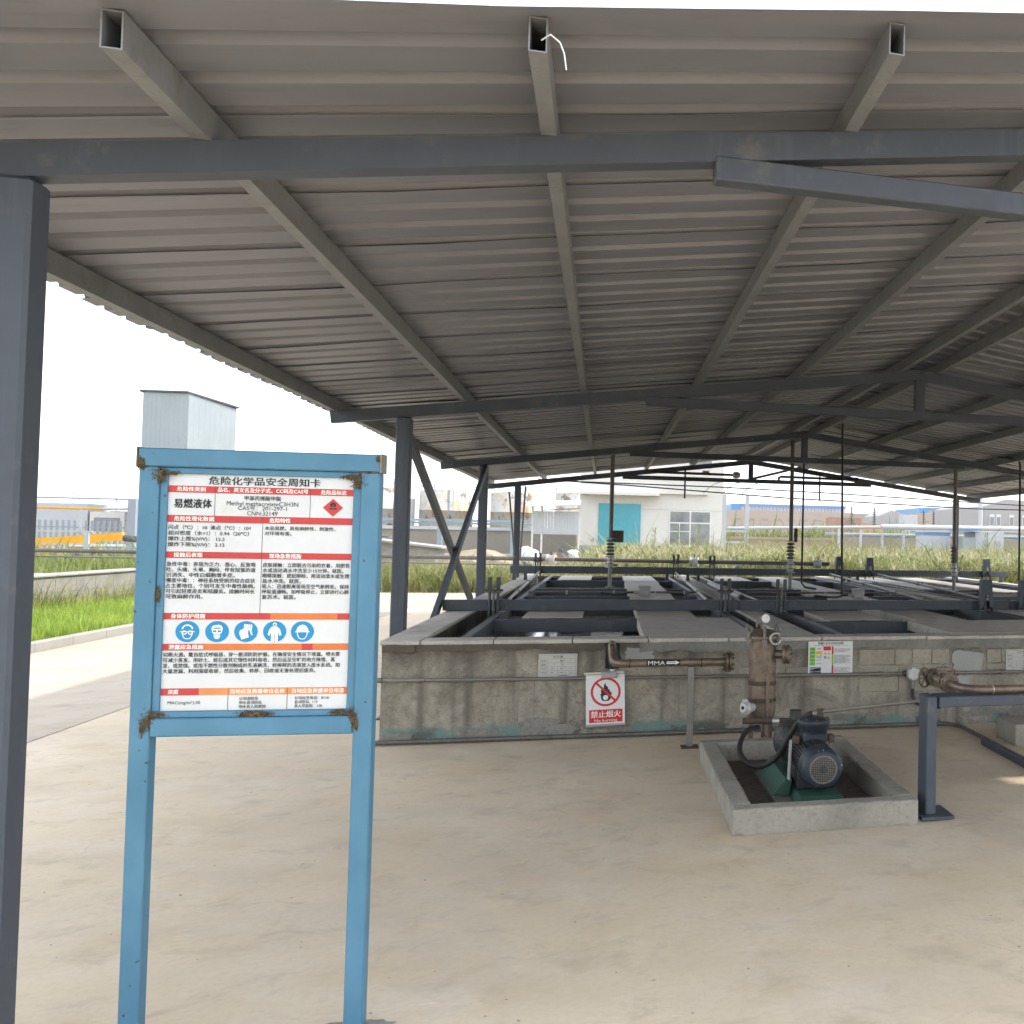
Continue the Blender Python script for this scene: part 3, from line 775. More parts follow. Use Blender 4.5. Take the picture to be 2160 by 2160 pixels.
# long pipe behind the basin, on posts
t = empty("long_pipe", (-3.5, 24.5, 0), "long brown horizontal pipe running behind the basins with round valves", "pipe")
pA, pB = Vector((-14.5, 28.5, 1.11)), Vector((4.85, 22.55, 1.10)); dd = (pB-pA).normalized()
MB().cyl(pA, pB, .047, 14).build("pipe", "pipe_grey", t)
MB().cyl(pA+Vector((0, .1, -.14)), pA+(pB-pA)*.67+Vector((0, .1, -.14)), .02, 8).build("thin_pipe", "galv_pipe", t)
def pp(X): return pA + (pB-pA)*((X-pA.x)/(pB.x-pA.x))
for X in (-1.12, 1.95, 4.6):
    c = pp(X)
    v = MB().lathe(c-dd*.09, dd, [(0, .11), (.02, .11), (.021, .085), (.09, .10), (.16, .085), (.161, .11), (.18, .11)], 18).build("round_valve", "white_cast", t)
    MB().cyl(c+Vector((0, -.02, .08)), c+Vector((0, -.02, .17)), .016, 8).build("valve_stem", "pipe_grey", v)
for X in (-9.55, -5.2, -1.7, .5, 2.9):
    c = pp(X); p = MB().cyl((c.x, c.y, .0 if X > -8 else .60), (c.x, c.y, 1.04), .045, 10).build("pipe_post", "galv_pipe", t)
    MB().box(c.x-.09, c.x+.09, c.y-.09, c.y+.09, .001 if X > -8 else .601, .012 if X > -8 else .612).build("post_foot", "rusty_dark", p)
mb = MB()
for X in (-11, -8, -4.2, -2.4, 0.2, 3.4): mb.cyl(pp(X)-dd*.03, pp(X)+dd*.03, .058, 14)
mb.build("pipe_collar", "pipe_grey", t)

# overhead pipes and cables near the last truss
t = empty("overhead_pipe", (.5, 22.2, 2.99), "thin overhead pipe with a lamp fitting on the last truss left of the ridge", "pipe")
MB().cyl((.75, 22.25, 3.01), (2.62, 22.25, 3.0), .028, 10).build("pipe", "rusty_dark", t)
MB().lathe((2.62, 22.25, 3.0), (1, 0, 0), [(0, .03), (.02, .07), (.10, .075), (.16, .05)], 14).build("lamp_body", "white_cast", t)
MB().box(1.98, 2.12, 22.21, 22.29, 3.03, 3.07).build("bracket", "white_cast", t)
MB().cyl((1.62, 22.25, 3.1), (1.62, 22.25, 2.47), .018, 8).build("drop_rod", "cable_black", t)
t = empty("overhead_pipe", (3.75, 22.2, 2.99), "thin overhead pipe with an elbow on the last truss right of the ridge", "pipe")
MB().tube([(3.62, 22.25, 2.92), (3.62, 22.25, 2.97), (3.66, 22.25, 3.0), (5.3, 22.25, 2.985)], .028, 10).build("pipe", "rusty_dark", t)
MB().cyl((4.52, 22.2, 3.12), (4.52, 22.2, 2.49), .018, 8).build("drop_rod", "cable_black", t)
MB().lathe((5.3, 22.25, 2.985), (1, 0, 0), [(0, .03), (.02, .06), (.09, .06)], 12).build("end_fitting", "rusty_dark", t)
solo(MB().tube([(-1.4, 23.6, 2.83), (2.5, 23.6, 2.80), (5, 23.6, 2.74), (8.6, 23.6, 2.62), (20, 26, 2.4)], .014, 6), "overhead_cable", "cable_black", "upper of two dark cables strung behind the far truss", "cable", (-1.4, 23.6, 2.83))
solo(MB().tube([(-1.4, 23.7, 2.85), (.5, 23.7, 2.78), (4, 23.7, 2.60), (8.6, 23.7, 2.47), (16, 23.7, 2.47)], .015, 6), "overhead_cable", "cable_black", "lower of two dark cables strung behind the far truss", "cable", (-1.4, 23.7, 2.8))


# ------------------------------------------------------------------ things on and before the basin front wall
wy = yf-.004
t = empty("wall_conduit", (-1.7, 8.63, .49), "thin grey conduit fixed along the basin front at mid height", "conduit")
MB().tube([(-1.66, 8.70, .492), (-1.66, 8.635, .492), (-1.0, 8.632, .484), (2.52, 8.632, .462)], .014, 10).build("pipe", "galv_pipe", t)
MB().tube([(2.72, 8.632, .462), (4.9, 8.632, .452)], .014, 10).build("pipe", "galv_pipe", t)
mb = MB()
for X, z in ((-1.6, .492), (-1.30, .488), (.9, .473), (2.32, .464), (3.45, .459), (4.2, .455)): mb.cyl((X-.012, 8.632, z), (X+.012, 8.632, z), .021, 10)
mb.build("coupling", "galv_pipe", t)
t = empty("floor_pipe", (-1.68, 8.6, 0), "grey pipe lying along the foot of the basin, bending towards the right foreground", "pipe")
MB().tube([(-1.70, 8.61, .024), (0, 8.61, .024), (2.75, 8.60, .026), (2.92, 8.56, .026), (3.0, 8.42, .026), (3.0, 7.9, .026), (3.0, 6.2, .026)], .018, 10).build("pipe", "pipe_grey", t)
MB().box(2.93, 2.97, 6.2, 7.75, .001, .04).build("channel", "steel_paint", t)

def nameplate(X, z, label):
    w_, h_ = .292, .186
    t = empty("nameplate", (X, yf-.016, z), label, "nameplate", "white ruled nameplates on the basin front")
    p = MB().bbox(0, w_, -.006, 0, 0, h_, .001).build("plate", "plate_cream", t, True)
    g = MB(); y = -.0068
    def hl(x0, x1, z, k=.0012): g.rect(x0, x1, z-k/2, z+k/2, y)
    def vl(x, z0, z1, k=.0012): g.rect(x-k/2, x+k/2, z0, z1, y)
    L, R = .012, w_-.012
    for zz in (.176, .146, .115, .084, .054, .024): hl(L, R, zz)
    for xx in (L, R): vl(xx, .024, .176)
    vl(.066, .024, .146); vl(.142, .024, .084); vl(.205, .024, .084)
    g.build("ruling", "ink_soft", p, True)
    lettering("标 识 牌", w_/2, .161, .02, "ink", p, -.0072, align='C', off=.01)
    for zz, a, b in ((.130, "设备名称", "配料池"), (.0995, "设备编号", "V01")):
        lettering(a, .0165, zz, .0105, "ink", p, -.0072); lettering(b, .178, zz, .0115, "ink", p, -.0072, align='C')
    for zz, rw in ((.069, ("容    积", "30m³", "材质", "砼")), (.039, ("介质名称", "单体", "工作压力", "常压"))):
        for xx, q in zip((.039, .104, .1735, .242), rw): lettering(q, xx, zz, .0105, "ink", p, -.0072, align='C')
    lettering("设备管理有限公司", .19, .0135, .010, "ink", p, -.0072, align='C')
    m = MB()
    for xx in (.006, w_-.006):
        for zz in (.006, h_-.006): m.cyl((xx, -.006, zz), (xx, -.0085, zz), .003, 8)
    m.build("rivet", "bright_metal", p, True)
nameplate(-.472, .486, "small white ruled nameplate on the stained left stretch of basin wall")
nameplate(3.50, .470, "small white ruled nameplate on the basin wall at the right picture edge")

# no-burning sign hung from the conduit
t = empty("no_burning_sign", (-.10, 8.595, .105), "white no-burning sign with red ring and black flame", "sign", rz=0)
t.rotation_euler = (0, math.radians(-1.6), 0)
w_, h_ = .298, .40
p = MB().bbox(0, w_, -.004, 0, 0, h_, .001).build("plate", "paper_white", t, True)
cx_, cz_ = .152, .262
mb = MB(); mb.annulus(cx_, cz_, .097, .115, -.0052, 48); mb.build("red_ring", "sheet_red", p, True)
fl = [(0, -.073), (-.022, -.072), (-.036, -.055), (-.038, -.03), (-.046, -.012), (-.034, -.018), (-.038, .012), (-.026, .03), (-.026, .012), (-.016, .03), (-.014, .052), (-.004, .075),
      (.002, .05), (.014, .042), (.02, .018), (.028, .022), (.034, -.004), (.046, -.004), (.042, -.03), (.038, -.055), (.022, -.072)]
MB().poly([(cx_+x, cz_+z) for x, z in fl], -.0050).build("flame", "ink", p, True)
MB().disc(cx_-.002, cz_-.045, .020, -.0053).build("flame_core", "paper_white", p, True)
MB().seg((cx_-.072, cz_+.072), (cx_+.072, cz_-.072), .017, -.0056).build("red_slash", "sheet_red", p, True)
MB().rect(.024, w_-.018, .020, .122, -.0050).build("red_band", "sheet_red", p, True)
lettering("禁止烟火", w_/2+.003, .083, .058, "band_white", p, -.0056, align='C', off=.02)
lettering("No burning", w_/2+.003, .037, .030, "band_white", p, -.0056, width=.175, align='C', off=.004)
MB().bbox(-.012, w_-.004, -.016, .010, h_+.002, h_+.026, .004).build("lamp_rail", "bright_metal", t, True)
MB().bbox(.118, .238, -.03, .012, h_-.028, h_+.024, .006).build("clamp_box", "box_grey", t, True)
MB().bbox(-.004, w_+.006, -.007, .002, -.010, .008, .002).build("bottom_strip", "box_grey", t, True)

# info sheet
t = empty("info_sheet", (1.692, yf-.020, .468), "white notice sheet with green and red panels on the basin wall", "notice")
w_, h_ = .388, .279
p = MB().bbox(0, w_, -.004, 0, 0, h_, .001).build("sheet", "paper_white", t, True)
Y_ = -.0046
lettering("储罐区安全风险告知牌", w_/2, .262, .0225, "ink", p, Y_, align='C', off=.02)
lettering("风险点名称：储罐区    责任单位：生产部    责任人电话：0515-8610-119", .2, .2435, .0082, "ink_soft", p, Y_, width=.30, align='C')
for k in range(5):
    MB().rect(.012, .060, .200-.031*k, .229-.031*k, Y_).build("green_panel", "sheet_green", p, True)
    lettering(("风险点", "等级", "因素", "类型", "标准")[k], .036, .2145-.031*k, .011, "ink", p, Y_-.0006, align='C', off=0)
MB().rect(.064, .122, .168, .196, Y_).build("yellow_panel", "sheet_yellow", p, True)
lettering("3", .093, .182, .018, "ink", p, Y_-.0006, align='C')
MB().rect(.130, .196, .202, .236, Y_).build("red_panel", "sheet_red", p, True)
lettering("储罐区", .093, .2165, .012, "ink", p, Y_, align='C')
for k in range(2): lettering(("火灾、爆炸", "中毒窒息")[k], .093, .155-.013*k, .010, "ink_soft", p, Y_, align='C')
for k in range(2): lettering(("泄漏、触电", "安全操作规程")[k], .093, .120-.031*k, .008, "ink_soft", p, Y_, align='C')
for i, (x, z) in enumerate(((.147, .178), (.178, .178), (.178, .143))):
    MB().poly([(x-.014, z-.012), (x+.014, z-.012), (x, z+.013)], Y_).build("warning_triangle", "sheet_yellow", p, True)
    MB().poly([(x-.003, z-.006), (x+.003, z-.006), (x, z+.006)], Y_-.0006).build("warning_mark", "ink", p, True)
MB().disc(.147, .143, .013, Y_).build("blue_disc", "icon_blue", p, True)
MB().disc(.147, .142, .006, Y_-.0006).build("disc_figure", "paper_white", p, True)
for z0, z1, m_ in ((.170, .236, "sheet_red"), (.076, .169, "sheet_green"), (.004, .075, "sheet_red")):
    MB().rect(.204, .219, z0, z1, Y_).build("side_tab", m_, p, True)
tx = ["泄漏引发火灾爆炸事故造成人员伤亡", "作业人员吸入有毒蒸气导致中毒", "静电或明火引燃可燃液体蒸气"]
for z0, n in ((.213, 3), (.157, 7), (.052, 4)):
    for k in range(n): lettering(tx[k % 3], .226, z0-.0105*k, .0085, "ink_soft", p, Y_, width=.14-(.03 if k % 3 == 2 else 0), off=.01)
MB().rect(.014, .112, .004, .062, Y_).build("picture_print", "far_steel", p, True)
MB().poly([(.014, .03), (.06, .048), (.108, .052), (.108, .03), (.05, .026)], Y_-.0006).build("picture_shape", "inside_dark", p, True)
MB().poly([(.014, .012), (.06, .024), (.112, .020), (.112, .006), (.05, .006)], Y_-.0006).build("picture_shape", "dark_machine", p, True)

# product pipe with flow marking
t = empty("product_pipe", (.1, 8.1, .65), "brown stainless pipe marked MMA with arrow before the basin wall", "pipe")
py, pz, pr = 8.10, .652, .031
MB().tube([(.085, 8.72, .745), (.085, 8.45, .74)]+[(.085, 8.45-.06*math.sin(a), .68+.06*math.cos(a)) for a in (.3, .8, 1.2)]+
          [(.092, 8.22, .66), (.105, 8.15, .655), (.13, 8.112, pz), (.17, py, pz), (.93, py, pz)], pr, 16).build("pipe", "stainless_brown", t)
for x0 in (.930, .955): f = MB().lathe((x0, py, pz), (1, 0, 0), [(0, .078), (.017, .078)], 24).build("flange", "stainless_brown", t)
for i in range(8):
    a = 2*math.pi*i/8+.2; MB().cyl((.912, py+.06*math.cos(a), pz+.06*math.sin(a)), (.992, py+.06*math.cos(a), pz+.06*math.sin(a)), .008, 6).build("bolt", "rusty_dark", f)
mb = MB()
for X in (.21, .745): mb.torus((X, py, pz), (1, 0, 0), pr, .005, 18, 6)
mb.build("weld_ring", "rusty_dark", t)
# flow label wrapped on the front of the pipe
def wrap(mb_or_me, r):
    for v in mb_or_me.vertices:
        a = (v.co.z-pz)/r; v.co = (v.co.x, py-r*math.cos(a), pz+r*math.sin(a))
lb = MB(); nn = 8
lv = []; lf = []
for i in range(nn+1):
    a = -.55+1.35*i/nn; lv += [(.332, py-(pr+.0006)*math.cos(a), pz+(pr+.0006)*math.sin(a)), (.585, py-(pr+.0006)*math.cos(a), pz+(pr+.0006)*math.sin(a))]
for i in range(nn): lf.append((2*i, 2*i+1, 2*i+3, 2*i+2))
lab = MB().add(lv, lf, True).build("flow_label", "ink", t)
o0 = ORG[t.name]
def put_text(body, x, z, h, width):
    me = text_mesh(body, 0.0, 2)
    bm = bmesh.new(); bm.from_mesh(me); bmesh.ops.triangulate(bm, faces=bm.faces[:])
    for _ in range(3): bmesh.ops.subdivide_edges(bm, edges=[e for e in bm.edges if e.calc_length() > .12], cuts=1); bmesh.ops.triangulate(bm, faces=bm.faces[:])
    bm.to_mesh(me); bm.free(); xs_ = [v.co.x for v in me.vertices]; a0, a1 = min(xs_), max(xs_)
    for v in me.vertices:
        X = x+(v.co.x-a0)/(a1-a0)*width; a = ((v.co.y-.36)*h)/pr + .12
        v.co = (X-o0.x, py-(pr+.0014)*math.cos(a)-o0.y, pz+(pr+.0014)*math.sin(a)-o0.z)
    me.materials.clear(); me.materials.append(MATS["band_white"]); me.name = "lettering"
    link("lettering", me, lab)
put_text("MMA", .345, pz, .046, .126)
ar = [(.482, -.009), (.548, -.009), (.548, -.017), (.578, .0), (.548, .017), (.548, .009), (.482, .009)]
MB().add([(x, py-(pr+.0018)*math.cos(z/pr+.12), pz+(pr+.0018)*math.sin(z/pr+.12)) for x, z in ar], [tuple(range(7))]).build("flow_arrow", "band_white", lab)
p = MB().bbox(.648, .692, py-.022, py+.022, .012, pz-pr-.001, .003).build("stand_post", "galv_pipe", t)
MB().box(.605, .735, py-.06, py+.06, .001, .011).build("post_foot", "rusty_dark", p)
t = empty("lamp_cable", (.1, 8.6, .5), "black cable with white sleeve hanging from the wall opening", "cable")
MB().tube([(.06, 8.70, .73), (.055, 8.62, .74), (.06, 8.60, .68), (.075, 8.60, .60), (.09, 8.60, .55)], .016, 10).build("cable", "cable_black", t)
MB().tube([(.10, 8.66, .735), (.125, 8.60, .71), (.135, 8.60, .66), (.15, 8.605, .63)], .011, 8).build("cable", "cable_black", t)
MB().cyl((.09, 8.60, .55), (.09, 8.60, .526), .017, 12).build("sleeve", "band_white", t)
MB().cyl((.09, 8.60, .5255), (.09, 8.60, .515), .02, 10).build("nut", "rusty_dark", t)

# filter vessel
FX, FY = 1.185, 7.86
t = empty("filter_vessel", (FX, FY, 0), "tall brown stainless filter vessel with clamped lid and pressure gauge", "filter")
R_ = .103
MB().lathe((FX, FY, .215), (0, 0, 1), [(0, .03), (.012, .06), (.035, .088), (.07, .100), (.10, R_), (.62, R_)], 32).build("body", "stainless_brown", t)
mb = MB()
for z in (.375, .505): mb.lathe((FX, FY, z), (0, 0, 1), [(0, R_), (.002, R_+.004), (.028, R_+.004), (.030, R_)], 32, False)
mb.build("strap", "rusty_dark", t)
ld = MB().lathe((FX, FY, .836), (0, 0, 1), [(0, .118), (.018, .122), (.020, .124), (.044, .120), (.046, .108), (.066, .098), (.084, .070), (.093, .03)], 32).build("lid", "stainless_brown", t)
for i in range(6):
    a = 2*math.pi*i/6+.45; cx2, cy2 = FX+.128*math.cos(a), FY+.128*math.sin(a)
    e = MB().cyl((cx2, cy2, .80), (cx2, cy2, .905), .010, 8)
    e.torus((cx2, cy2, .93), (math.cos(a+1.2), math.sin(a+1.2), 0), .023, .0075, 14, 6)
    e.bbox(cx2-.018, cx2+.018, cy2-.018, cy2+.018, .832, .860, .004)
    e.build("eye_bolt", "galv_pipe", t)
MB().tube([(FX+.075+.042*math.cos(q*.3+.9), FY-.130-.006*math.sin(q*.3), .862+.042*math.sin(q*.3+.9)) for q in range(18)], .0095, 8).build("lifting_shackle", "bright_metal", t)
g = MB().cyl((FX-.01, FY, .925), (FX-.01, FY, .975), .011, 10); g.cyl((FX-.05, FY, .965), (FX-.01, FY, .965), .009, 8); g.cyl((FX-.05, FY, .94), (FX-.05, FY, .99), .009, 8)
g.build("gauge_stem", "galv_pipe", t)
g = MB().lathe((FX+.005, FY-.02, 1.005), (.15, -1, .12), [(0, .038), (.025, .040), (.028, .036)], 24).build("pressure_gauge", "galv_pipe", t)
d_ = Vector((.15, -1, .12)).normalized(); gc = Vector((FX+.005, FY-.02, 1.005))+d_*.0285
MB().lathe(gc, d_, [(0, .032), (.0008, .032)], 22).build("dial", "gauge_white", g)
MB().bar(gc+d_*.002, gc+d_*.002+Vector((.016, 0, .02)), .003, .001).build("pointer", "ink", g)
n_ = MB().cyl((FX+.09, FY-.03, .735), (FX+.15, FY-.05, .735), .034, 16)
n_.lathe((FX+.15, FY-.05, .735), (.95, -.3, 0), [(0, .072), (.018, .072), (.0185, .066), (.030, .066), (.031, .072), (.046, .072)], 24)
n_ = n_.build("side_flange", "stainless_brown", t)
for i in range(8):
    a = 2*math.pi*i/8; u = Vector((.3, .95, 0)).normalized()*(.056*math.cos(a)) + Vector((0, 0, .056*math.sin(a))); c = Vector((FX+.15, FY-.05, .735))+u
    MB().cyl(c-Vector((.95, -.3, 0))*.012, c+Vector((.95, -.3, 0))*.062, .007, 6).build("bolt", "galv_pipe", n_)
v = MB().cyl((FX-.08, FY-.06, .345), (FX-.125, FY-.10, .345), .036, 14)
v.lathe((FX-.125, FY-.10, .345), (-.75, -.6, .1), [(0, .03), (.004, .056), (.022, .056), (.024, .036), (.045, .034)], 10); v.bbox(FX-.165, FX-.125, FY-.15, FY-.10, .39, .415, .004); v = v.build("drain_valve", "white_cast", t)
MB().lathe((FX-.160, FY-.1282, .3498), (-.75, -.6, .1), [(0, .013), (.0045, .013)], 14).build("bore_shade", "inside_dark", v)  # dark disc on the valve face, painted shade of the hole
for a in (70, 190, 310):
    X, Y2 = FX+.085*math.cos(math.radians(a)), FY+.085*math.sin(math.radians(a))
    MB().bbox(X-.018, X+.018, Y2-.018, Y2+.018, .002, .50, .003).build("leg", "stainless_brown", t)
MB().bbox(FX+.012, FX+.040, FY-R_-.012, FY-R_+.002, .13, .60, .003).build("leg_channel", "stainless_brown", t)
MB().bbox(FX+.0, FX+.05, FY-R_-.018, FY-R_+.01, .002, .13, .003).build("leg", "stainless_brown", t)

# pump pit curb and pump
t = empty("pump_curb", (.70, 5.62, 0), "low rectangular concrete curb around the pump", "curb")
cz0 = .145
for x0, x1, y0, y1 in ((.70, 1.755, 5.62, 5.745), (.70, 1.755, 7.505, 7.63)): MB().rough(x0, x1, y0, y1, .001, cz0, .006, .06, int(y0*10), .016).build("curb_wall", "curb_concrete", t)
for x0, x1 in ((.70, .822), (1.633, 1.755)): MB().rough(x0+.0005, x1-.0005, 5.742, 7.508, .001, cz0-.0015, .006, .06, int(x0*10), .014).build("curb_wall", "curb_concrete", t)
MB().box(.823, 1.632, 5.746, 7.504, .001, .010).build("pit_floor", "pit_dirt", t)
MX, MZ = 1.275, .255
t = empty("pump", (MX, 6.3, 0), "electric pump with blue-grey motor on a green base inside the curb", "pump")
b = MB().hexa([(1.11, 6.02, .012), (1.42, 6.02, .012), (1.42, 7.2, .012), (1.11, 7.2, .012), (1.15, 6.02, .095), (1.40, 6.02, .095), (1.40, 7.2, .095), (1.15, 7.2, .095)])
b.build("base_frame", "green_enamel", t)
MB().bbox(1.02, 1.125, 6.05, 7.2, .012, .05, .004).build("base_rail", "galv_pipe", t)
MB().hexa([(1.02, 6.25, .052), (1.12, 6.25, .052), (1.12, 6.9, .052), (1.02, 6.9, .052), (1.10, 6.25, .15), (1.135, 6.25, .15), (1.135, 6.9, .15), (1.10, 6.9, .15)]).build("base_cheek", "green_enamel", t)
bd = MB().cyl((MX, 6.10, MZ), (MX, 6.66, MZ), .106, 28)
bd.bbox(MX-.115, MX+.115, 6.2, 6.55, .096, MZ-.05, .006)
bd.build("motor_body", "motor_body", t)
fin = MB()
for i in range(40):
    a = 2*math.pi*i/40
    if math.sin(a) < -.75: continue
    u = Vector((math.cos(a), 0, math.sin(a))); c = Vector((MX, 0, MZ))
    fin.bar(c+u*.110+Vector((0, 6.13, 0)), c+u*.110+Vector((0, 6.58, 0)), .0055, .020, up=u)
fin.build("cooling_fins", "motor_body", t)
# fan cowl with a wire grille
cw = MB().lathe((MX, 6.14, MZ), (0, -1, 0), [(0, .123), (.10, .124), (.128, .120), (.146, .109), (.154, .094), (.156, .078)], 36, False).build("fan_cowl", "blue_grey_enamel", t)
MB().lathe((MX, 6.05, MZ), (0, -1, 0), [(0, .112), (.02, .112)], 30).build("fan_disc", "inside_dark", cw)
gr = MB(); yy = 6.14-.155
for k in range(-7, 8):
    q = .0106*k; hh = math.sqrt(max(0, .080**2-q*q))
    gr.box(MX+q-.0012, MX+q+.0012, yy, yy+.003, MZ-hh, MZ+hh); gr.box(MX-hh, MX+hh, yy-.002, yy+.0008, MZ+q-.0012, MZ+q+.0012)
gr.torus((MX, yy, MZ), (0, 1, 0), .080, .004, 30, 6)
gr.build("grille", "galv_pipe", cw)
MB().lathe((MX, yy-.002, MZ), (0, -1, 0), [(0, .022), (.003, .021)], 18).build("grille_boss", "motor_body", cw)
mb = MB(); r9 = random.Random(9)
for (x, z) in ((-.03, .105), (-.035, .095), (.0, .112), (.004, .10), (.006, .092), (-.04, .085), (-.036, .077), (-.09, -.03), (.085, .06), (.112, .02)):
    mb.lathe((MX+x, 6.14-.150+abs(x)*.06+abs(z)*.08, MZ+z), (0, -1, 0), [(0, r9.uniform(.003, .006)), (.002, .002)], 7)
mb.build("paint_chip", "gauge_white", cw)
# terminal box
bx, by = 1.295, 6.40
tb = MB().bbox(bx-.078, bx+.078, by-.078, by+.078, MZ+.09, .415, .015)
tb.lathe((bx, by, .40), (0, 0, 1), [(0, .082), (.03, .092), (.034, .099), (.052, .099), (.056, .103), (.078, .103), (.086, .095), (.092, .05)], 28)
tb = tb.build("terminal_box", "blue_grey_enamel", t)
mb = MB()
for i in range(8):
    a = 2*math.pi*i/8; mb.cyl((bx+.09*math.cos(a), by+.09*math.sin(a), .478), (bx+.09*math.cos(a), by+.09*math.sin(a), .494), .008, 6)
mb.build("lid_bolt", "rusty_dark", tb)
for sx in (-1, 1): MB().bbox(bx+sx*.11-.02, bx+sx*.11+.02, by-.03, by+.03, .335, .385, .006).build("lifting_lug", "rusty_dark", t)
MB().lathe((MX, 6.66, MZ), (0, 1, 0), [(0, .10), (.02, .135), (.05, .135), (.07, .09), (.16, .085), (.18, .13), (.27, .15), (.33, .14), (.36, .07), (.46, .06)], 28).build("pump_casing", "motor_body", t)
MB().cyl((MX, 6.93, MZ+.1), (MX, 6.93, MZ+.2), .04, 14).build("outlet", "motor_body", t)
MB().hexa([(1.105, 6.18, .16), (1.112, 6.18, .16), (1.16, 6.4, .36), (1.153, 6.4, .36), (1.105, 6.25, .15), (1.112, 6.25, .15), (1.16, 6.47, .34), (1.153, 6.47, .34)]).build("name_tag", "box_grey", t)
# outlet line from the filter and the hose
t = empty("suction_line", (1.2, 7.6, .24), "short pipe with bright union between filter and pump", "pipe")
MB().cyl((1.02, 7.69, .262), (1.62, 7.55, .262), .024, 12).build("pipe", "rusty_dark", t)
MB().cyl((1.235, 7.640, .262), (1.285, 7.628, .262), .036, 6).build("union", "bright_metal", t)
MB().cyl((1.40, 7.60, .262), (1.49, 7.58, .262), .040, 14).build("coupling", "black_rubber", t)
MB().cyl((FX, FY-.06, .262), (FX+.01, 7.645, .262), .028, 12).build("branch", "stainless_brown", t)
hp = []
for (x, z), Yh in zip(((1.385, .433), (1.335, .415), (1.286, .37), (1.240, .30), (1.205, .233), (1.16, .165), (1.108, .114), (1.065, .096), (1.018, .092), (.965, .11), (.919, .155), (.900, .20), (.901, .245), (.918, .292), (.948, .332), (.982, .35), (1.021, .354)),
                      (6.42, 6.45, 6.5, 6.55, 6.6, 6.68, 6.76, 6.84, 6.92, 7.02, 7.12, 7.22, 7.32, 7.42, 7.52, 7.6, 7.68)):
    hp.append((x*Yh/6.9, Yh, max(.035, 1.6-(1.6-z)*Yh/6.9)))
sm = []
for i in range(len(hp)-1):
    p0, p1, p2, p3 = [Vector(hp[max(0, min(len(hp)-1, i+k))]) for k in (-1, 0, 1, 2)]
    for q in (0, .34, .67):
        sm.append(.5*((2*p1)+(p2-p0)*q+(2*p0-5*p1+4*p2-p3)*q*q+(-p0+3*p1-3*p2+p3)*q**3))
sm.append(Vector(hp[-1]))
t = empty("rubber_hose", (1.0, 6.9, .05), "black rubber hose looping from the motor box to the filter outlet", "hose")
MB().tube(sm, .0185, 12).build("hose", "black_rubber", t)
MB().cyl(sm[0], sm[0]+Vector((.035, -.006, .004)), .019, 12).build("hose_nut", "galv_pipe", t)
t = empty("rigid_conduit", (1.31, 6.4, .49), "thin galvanised conduit rising from the motor box to the grey stand", "conduit")
MB().cyl((1.335, 6.40, .50), (1.335, 6.40, .545), .022, 8).build("tee", "rusty_dark", t)
MB().cyl((1.35, 6.39, .528), (1.845, 5.955, .648), .0115, 10).build("pipe", "galv_pipe", t)

# grey stand with the transfer pipe and gate valve
t = empty("pipe_stand", (1.86, 5.8, 0), "grey steel pipe stand on a base plate right of the curb", "stand")
MB().bbox(1.826, 1.888, 5.72, 5.885, .026, .705, .005).build("post", "steel_paint", t)
MB().box(1.79, 1.985, 5.665, 5.93, .010, .025).build("base_plate", "steel_paint", t)
MB().box(1.80, 1.90, 5.69, 5.9, .001, .0095).build("packing", "rusty_dark", t)
MB().bbox(1.900, 4.6, 5.72, 5.885, .643, .706, .005).build("beam", "steel_paint", t)
MB().bbox(4.3, 4.36, 5.73, 5.875, .012, .642, .005).build("post", "steel_paint", t)
t = empty("transfer_pipe", (2.06, 5.7, .71), "brown stainless elbow pipe with flanged gate valve on the grey stand", "pipe")
z5 = .733; r5 = .0255
MB().tube([(4.5, 5.77, z5), (2.24, 5.77, z5)]+[(2.24-.162*math.sin(math.radians(a)), 5.932-.162*math.cos(math.radians(a)), z5) for a in (10, 22, 34, 46, 58, 70, 80)]+[(2.078, 6.05, z5)], r5, 18).build("pipe", "stainless_brown", t)
MB().torus((2.25, 5.77, z5), (1, 0, 0), r5, .004, 22, 6).build("weld_ring", "bright_metal", t)
for y in (6.05, 6.10, 6.30, 6.35): fl = MB().lathe((2.078, y, z5), (0, 1, 0), [(0, .060), (.016, .060)], 26).build("flange", "stainless_brown", t)
for i in range(8):
    a = 2*math.pi*i/8+.3; q = (2.078+.048*math.cos(a), z5+.048*math.sin(a))
    for y in (6.035, 6.285): MB().cyl((q[0], y, q[1]), (q[0], y+.10, q[1]), .006, 6).build("bolt", "galv_pipe", fl)
vb = MB().lathe((2.078, 6.12, z5), (0, 1, 0), [(0, .036), (.05, .050), (.13, .050), (.18, .036)], 22)
vb.cyl((2.078, 6.21, z5+.03), (2.078, 6.21, z5+.085), .030, 16); vb.lathe((2.078, 6.21, z5+.07), (0, 0, 1), [(0, .042), (.014, .042)], 16)
vb = vb.build("valve_body", "stainless_brown", t)
MB().cyl((2.078, 6.21, z5+.085), (2.10, 6.21, z5+.105), .009, 8).build("valve_stem", "galv_pipe", vb)
MB().torus((2.01, 6.36, z5), (.55, -.8, .05), .060, .007, 26, 8).build("hand_wheel", "stainless_brown", t)
sp = MB()
for a in (0, 60, 120):
    u = Vector((.8, .55, 0)).normalized()*math.cos(math.radians(a))*.058+Vector((0, 0, math.sin(math.radians(a))*.058)); c = Vector((2.01, 6.36, z5)); sp.bar(c-u, c+u, .009, .006)
sp.build("wheel_spoke", "stainless_brown", t)
MB().cyl((2.17, 6.23, z5-.01), (2.17, 6.23, z5+.055), .007, 8).build("lever", "red_handle", t)
MB().cyl((2.11, 6.23, z5), (2.17, 6.23, z5), .007, 8).build("lever_shaft", "galv_pipe", t)
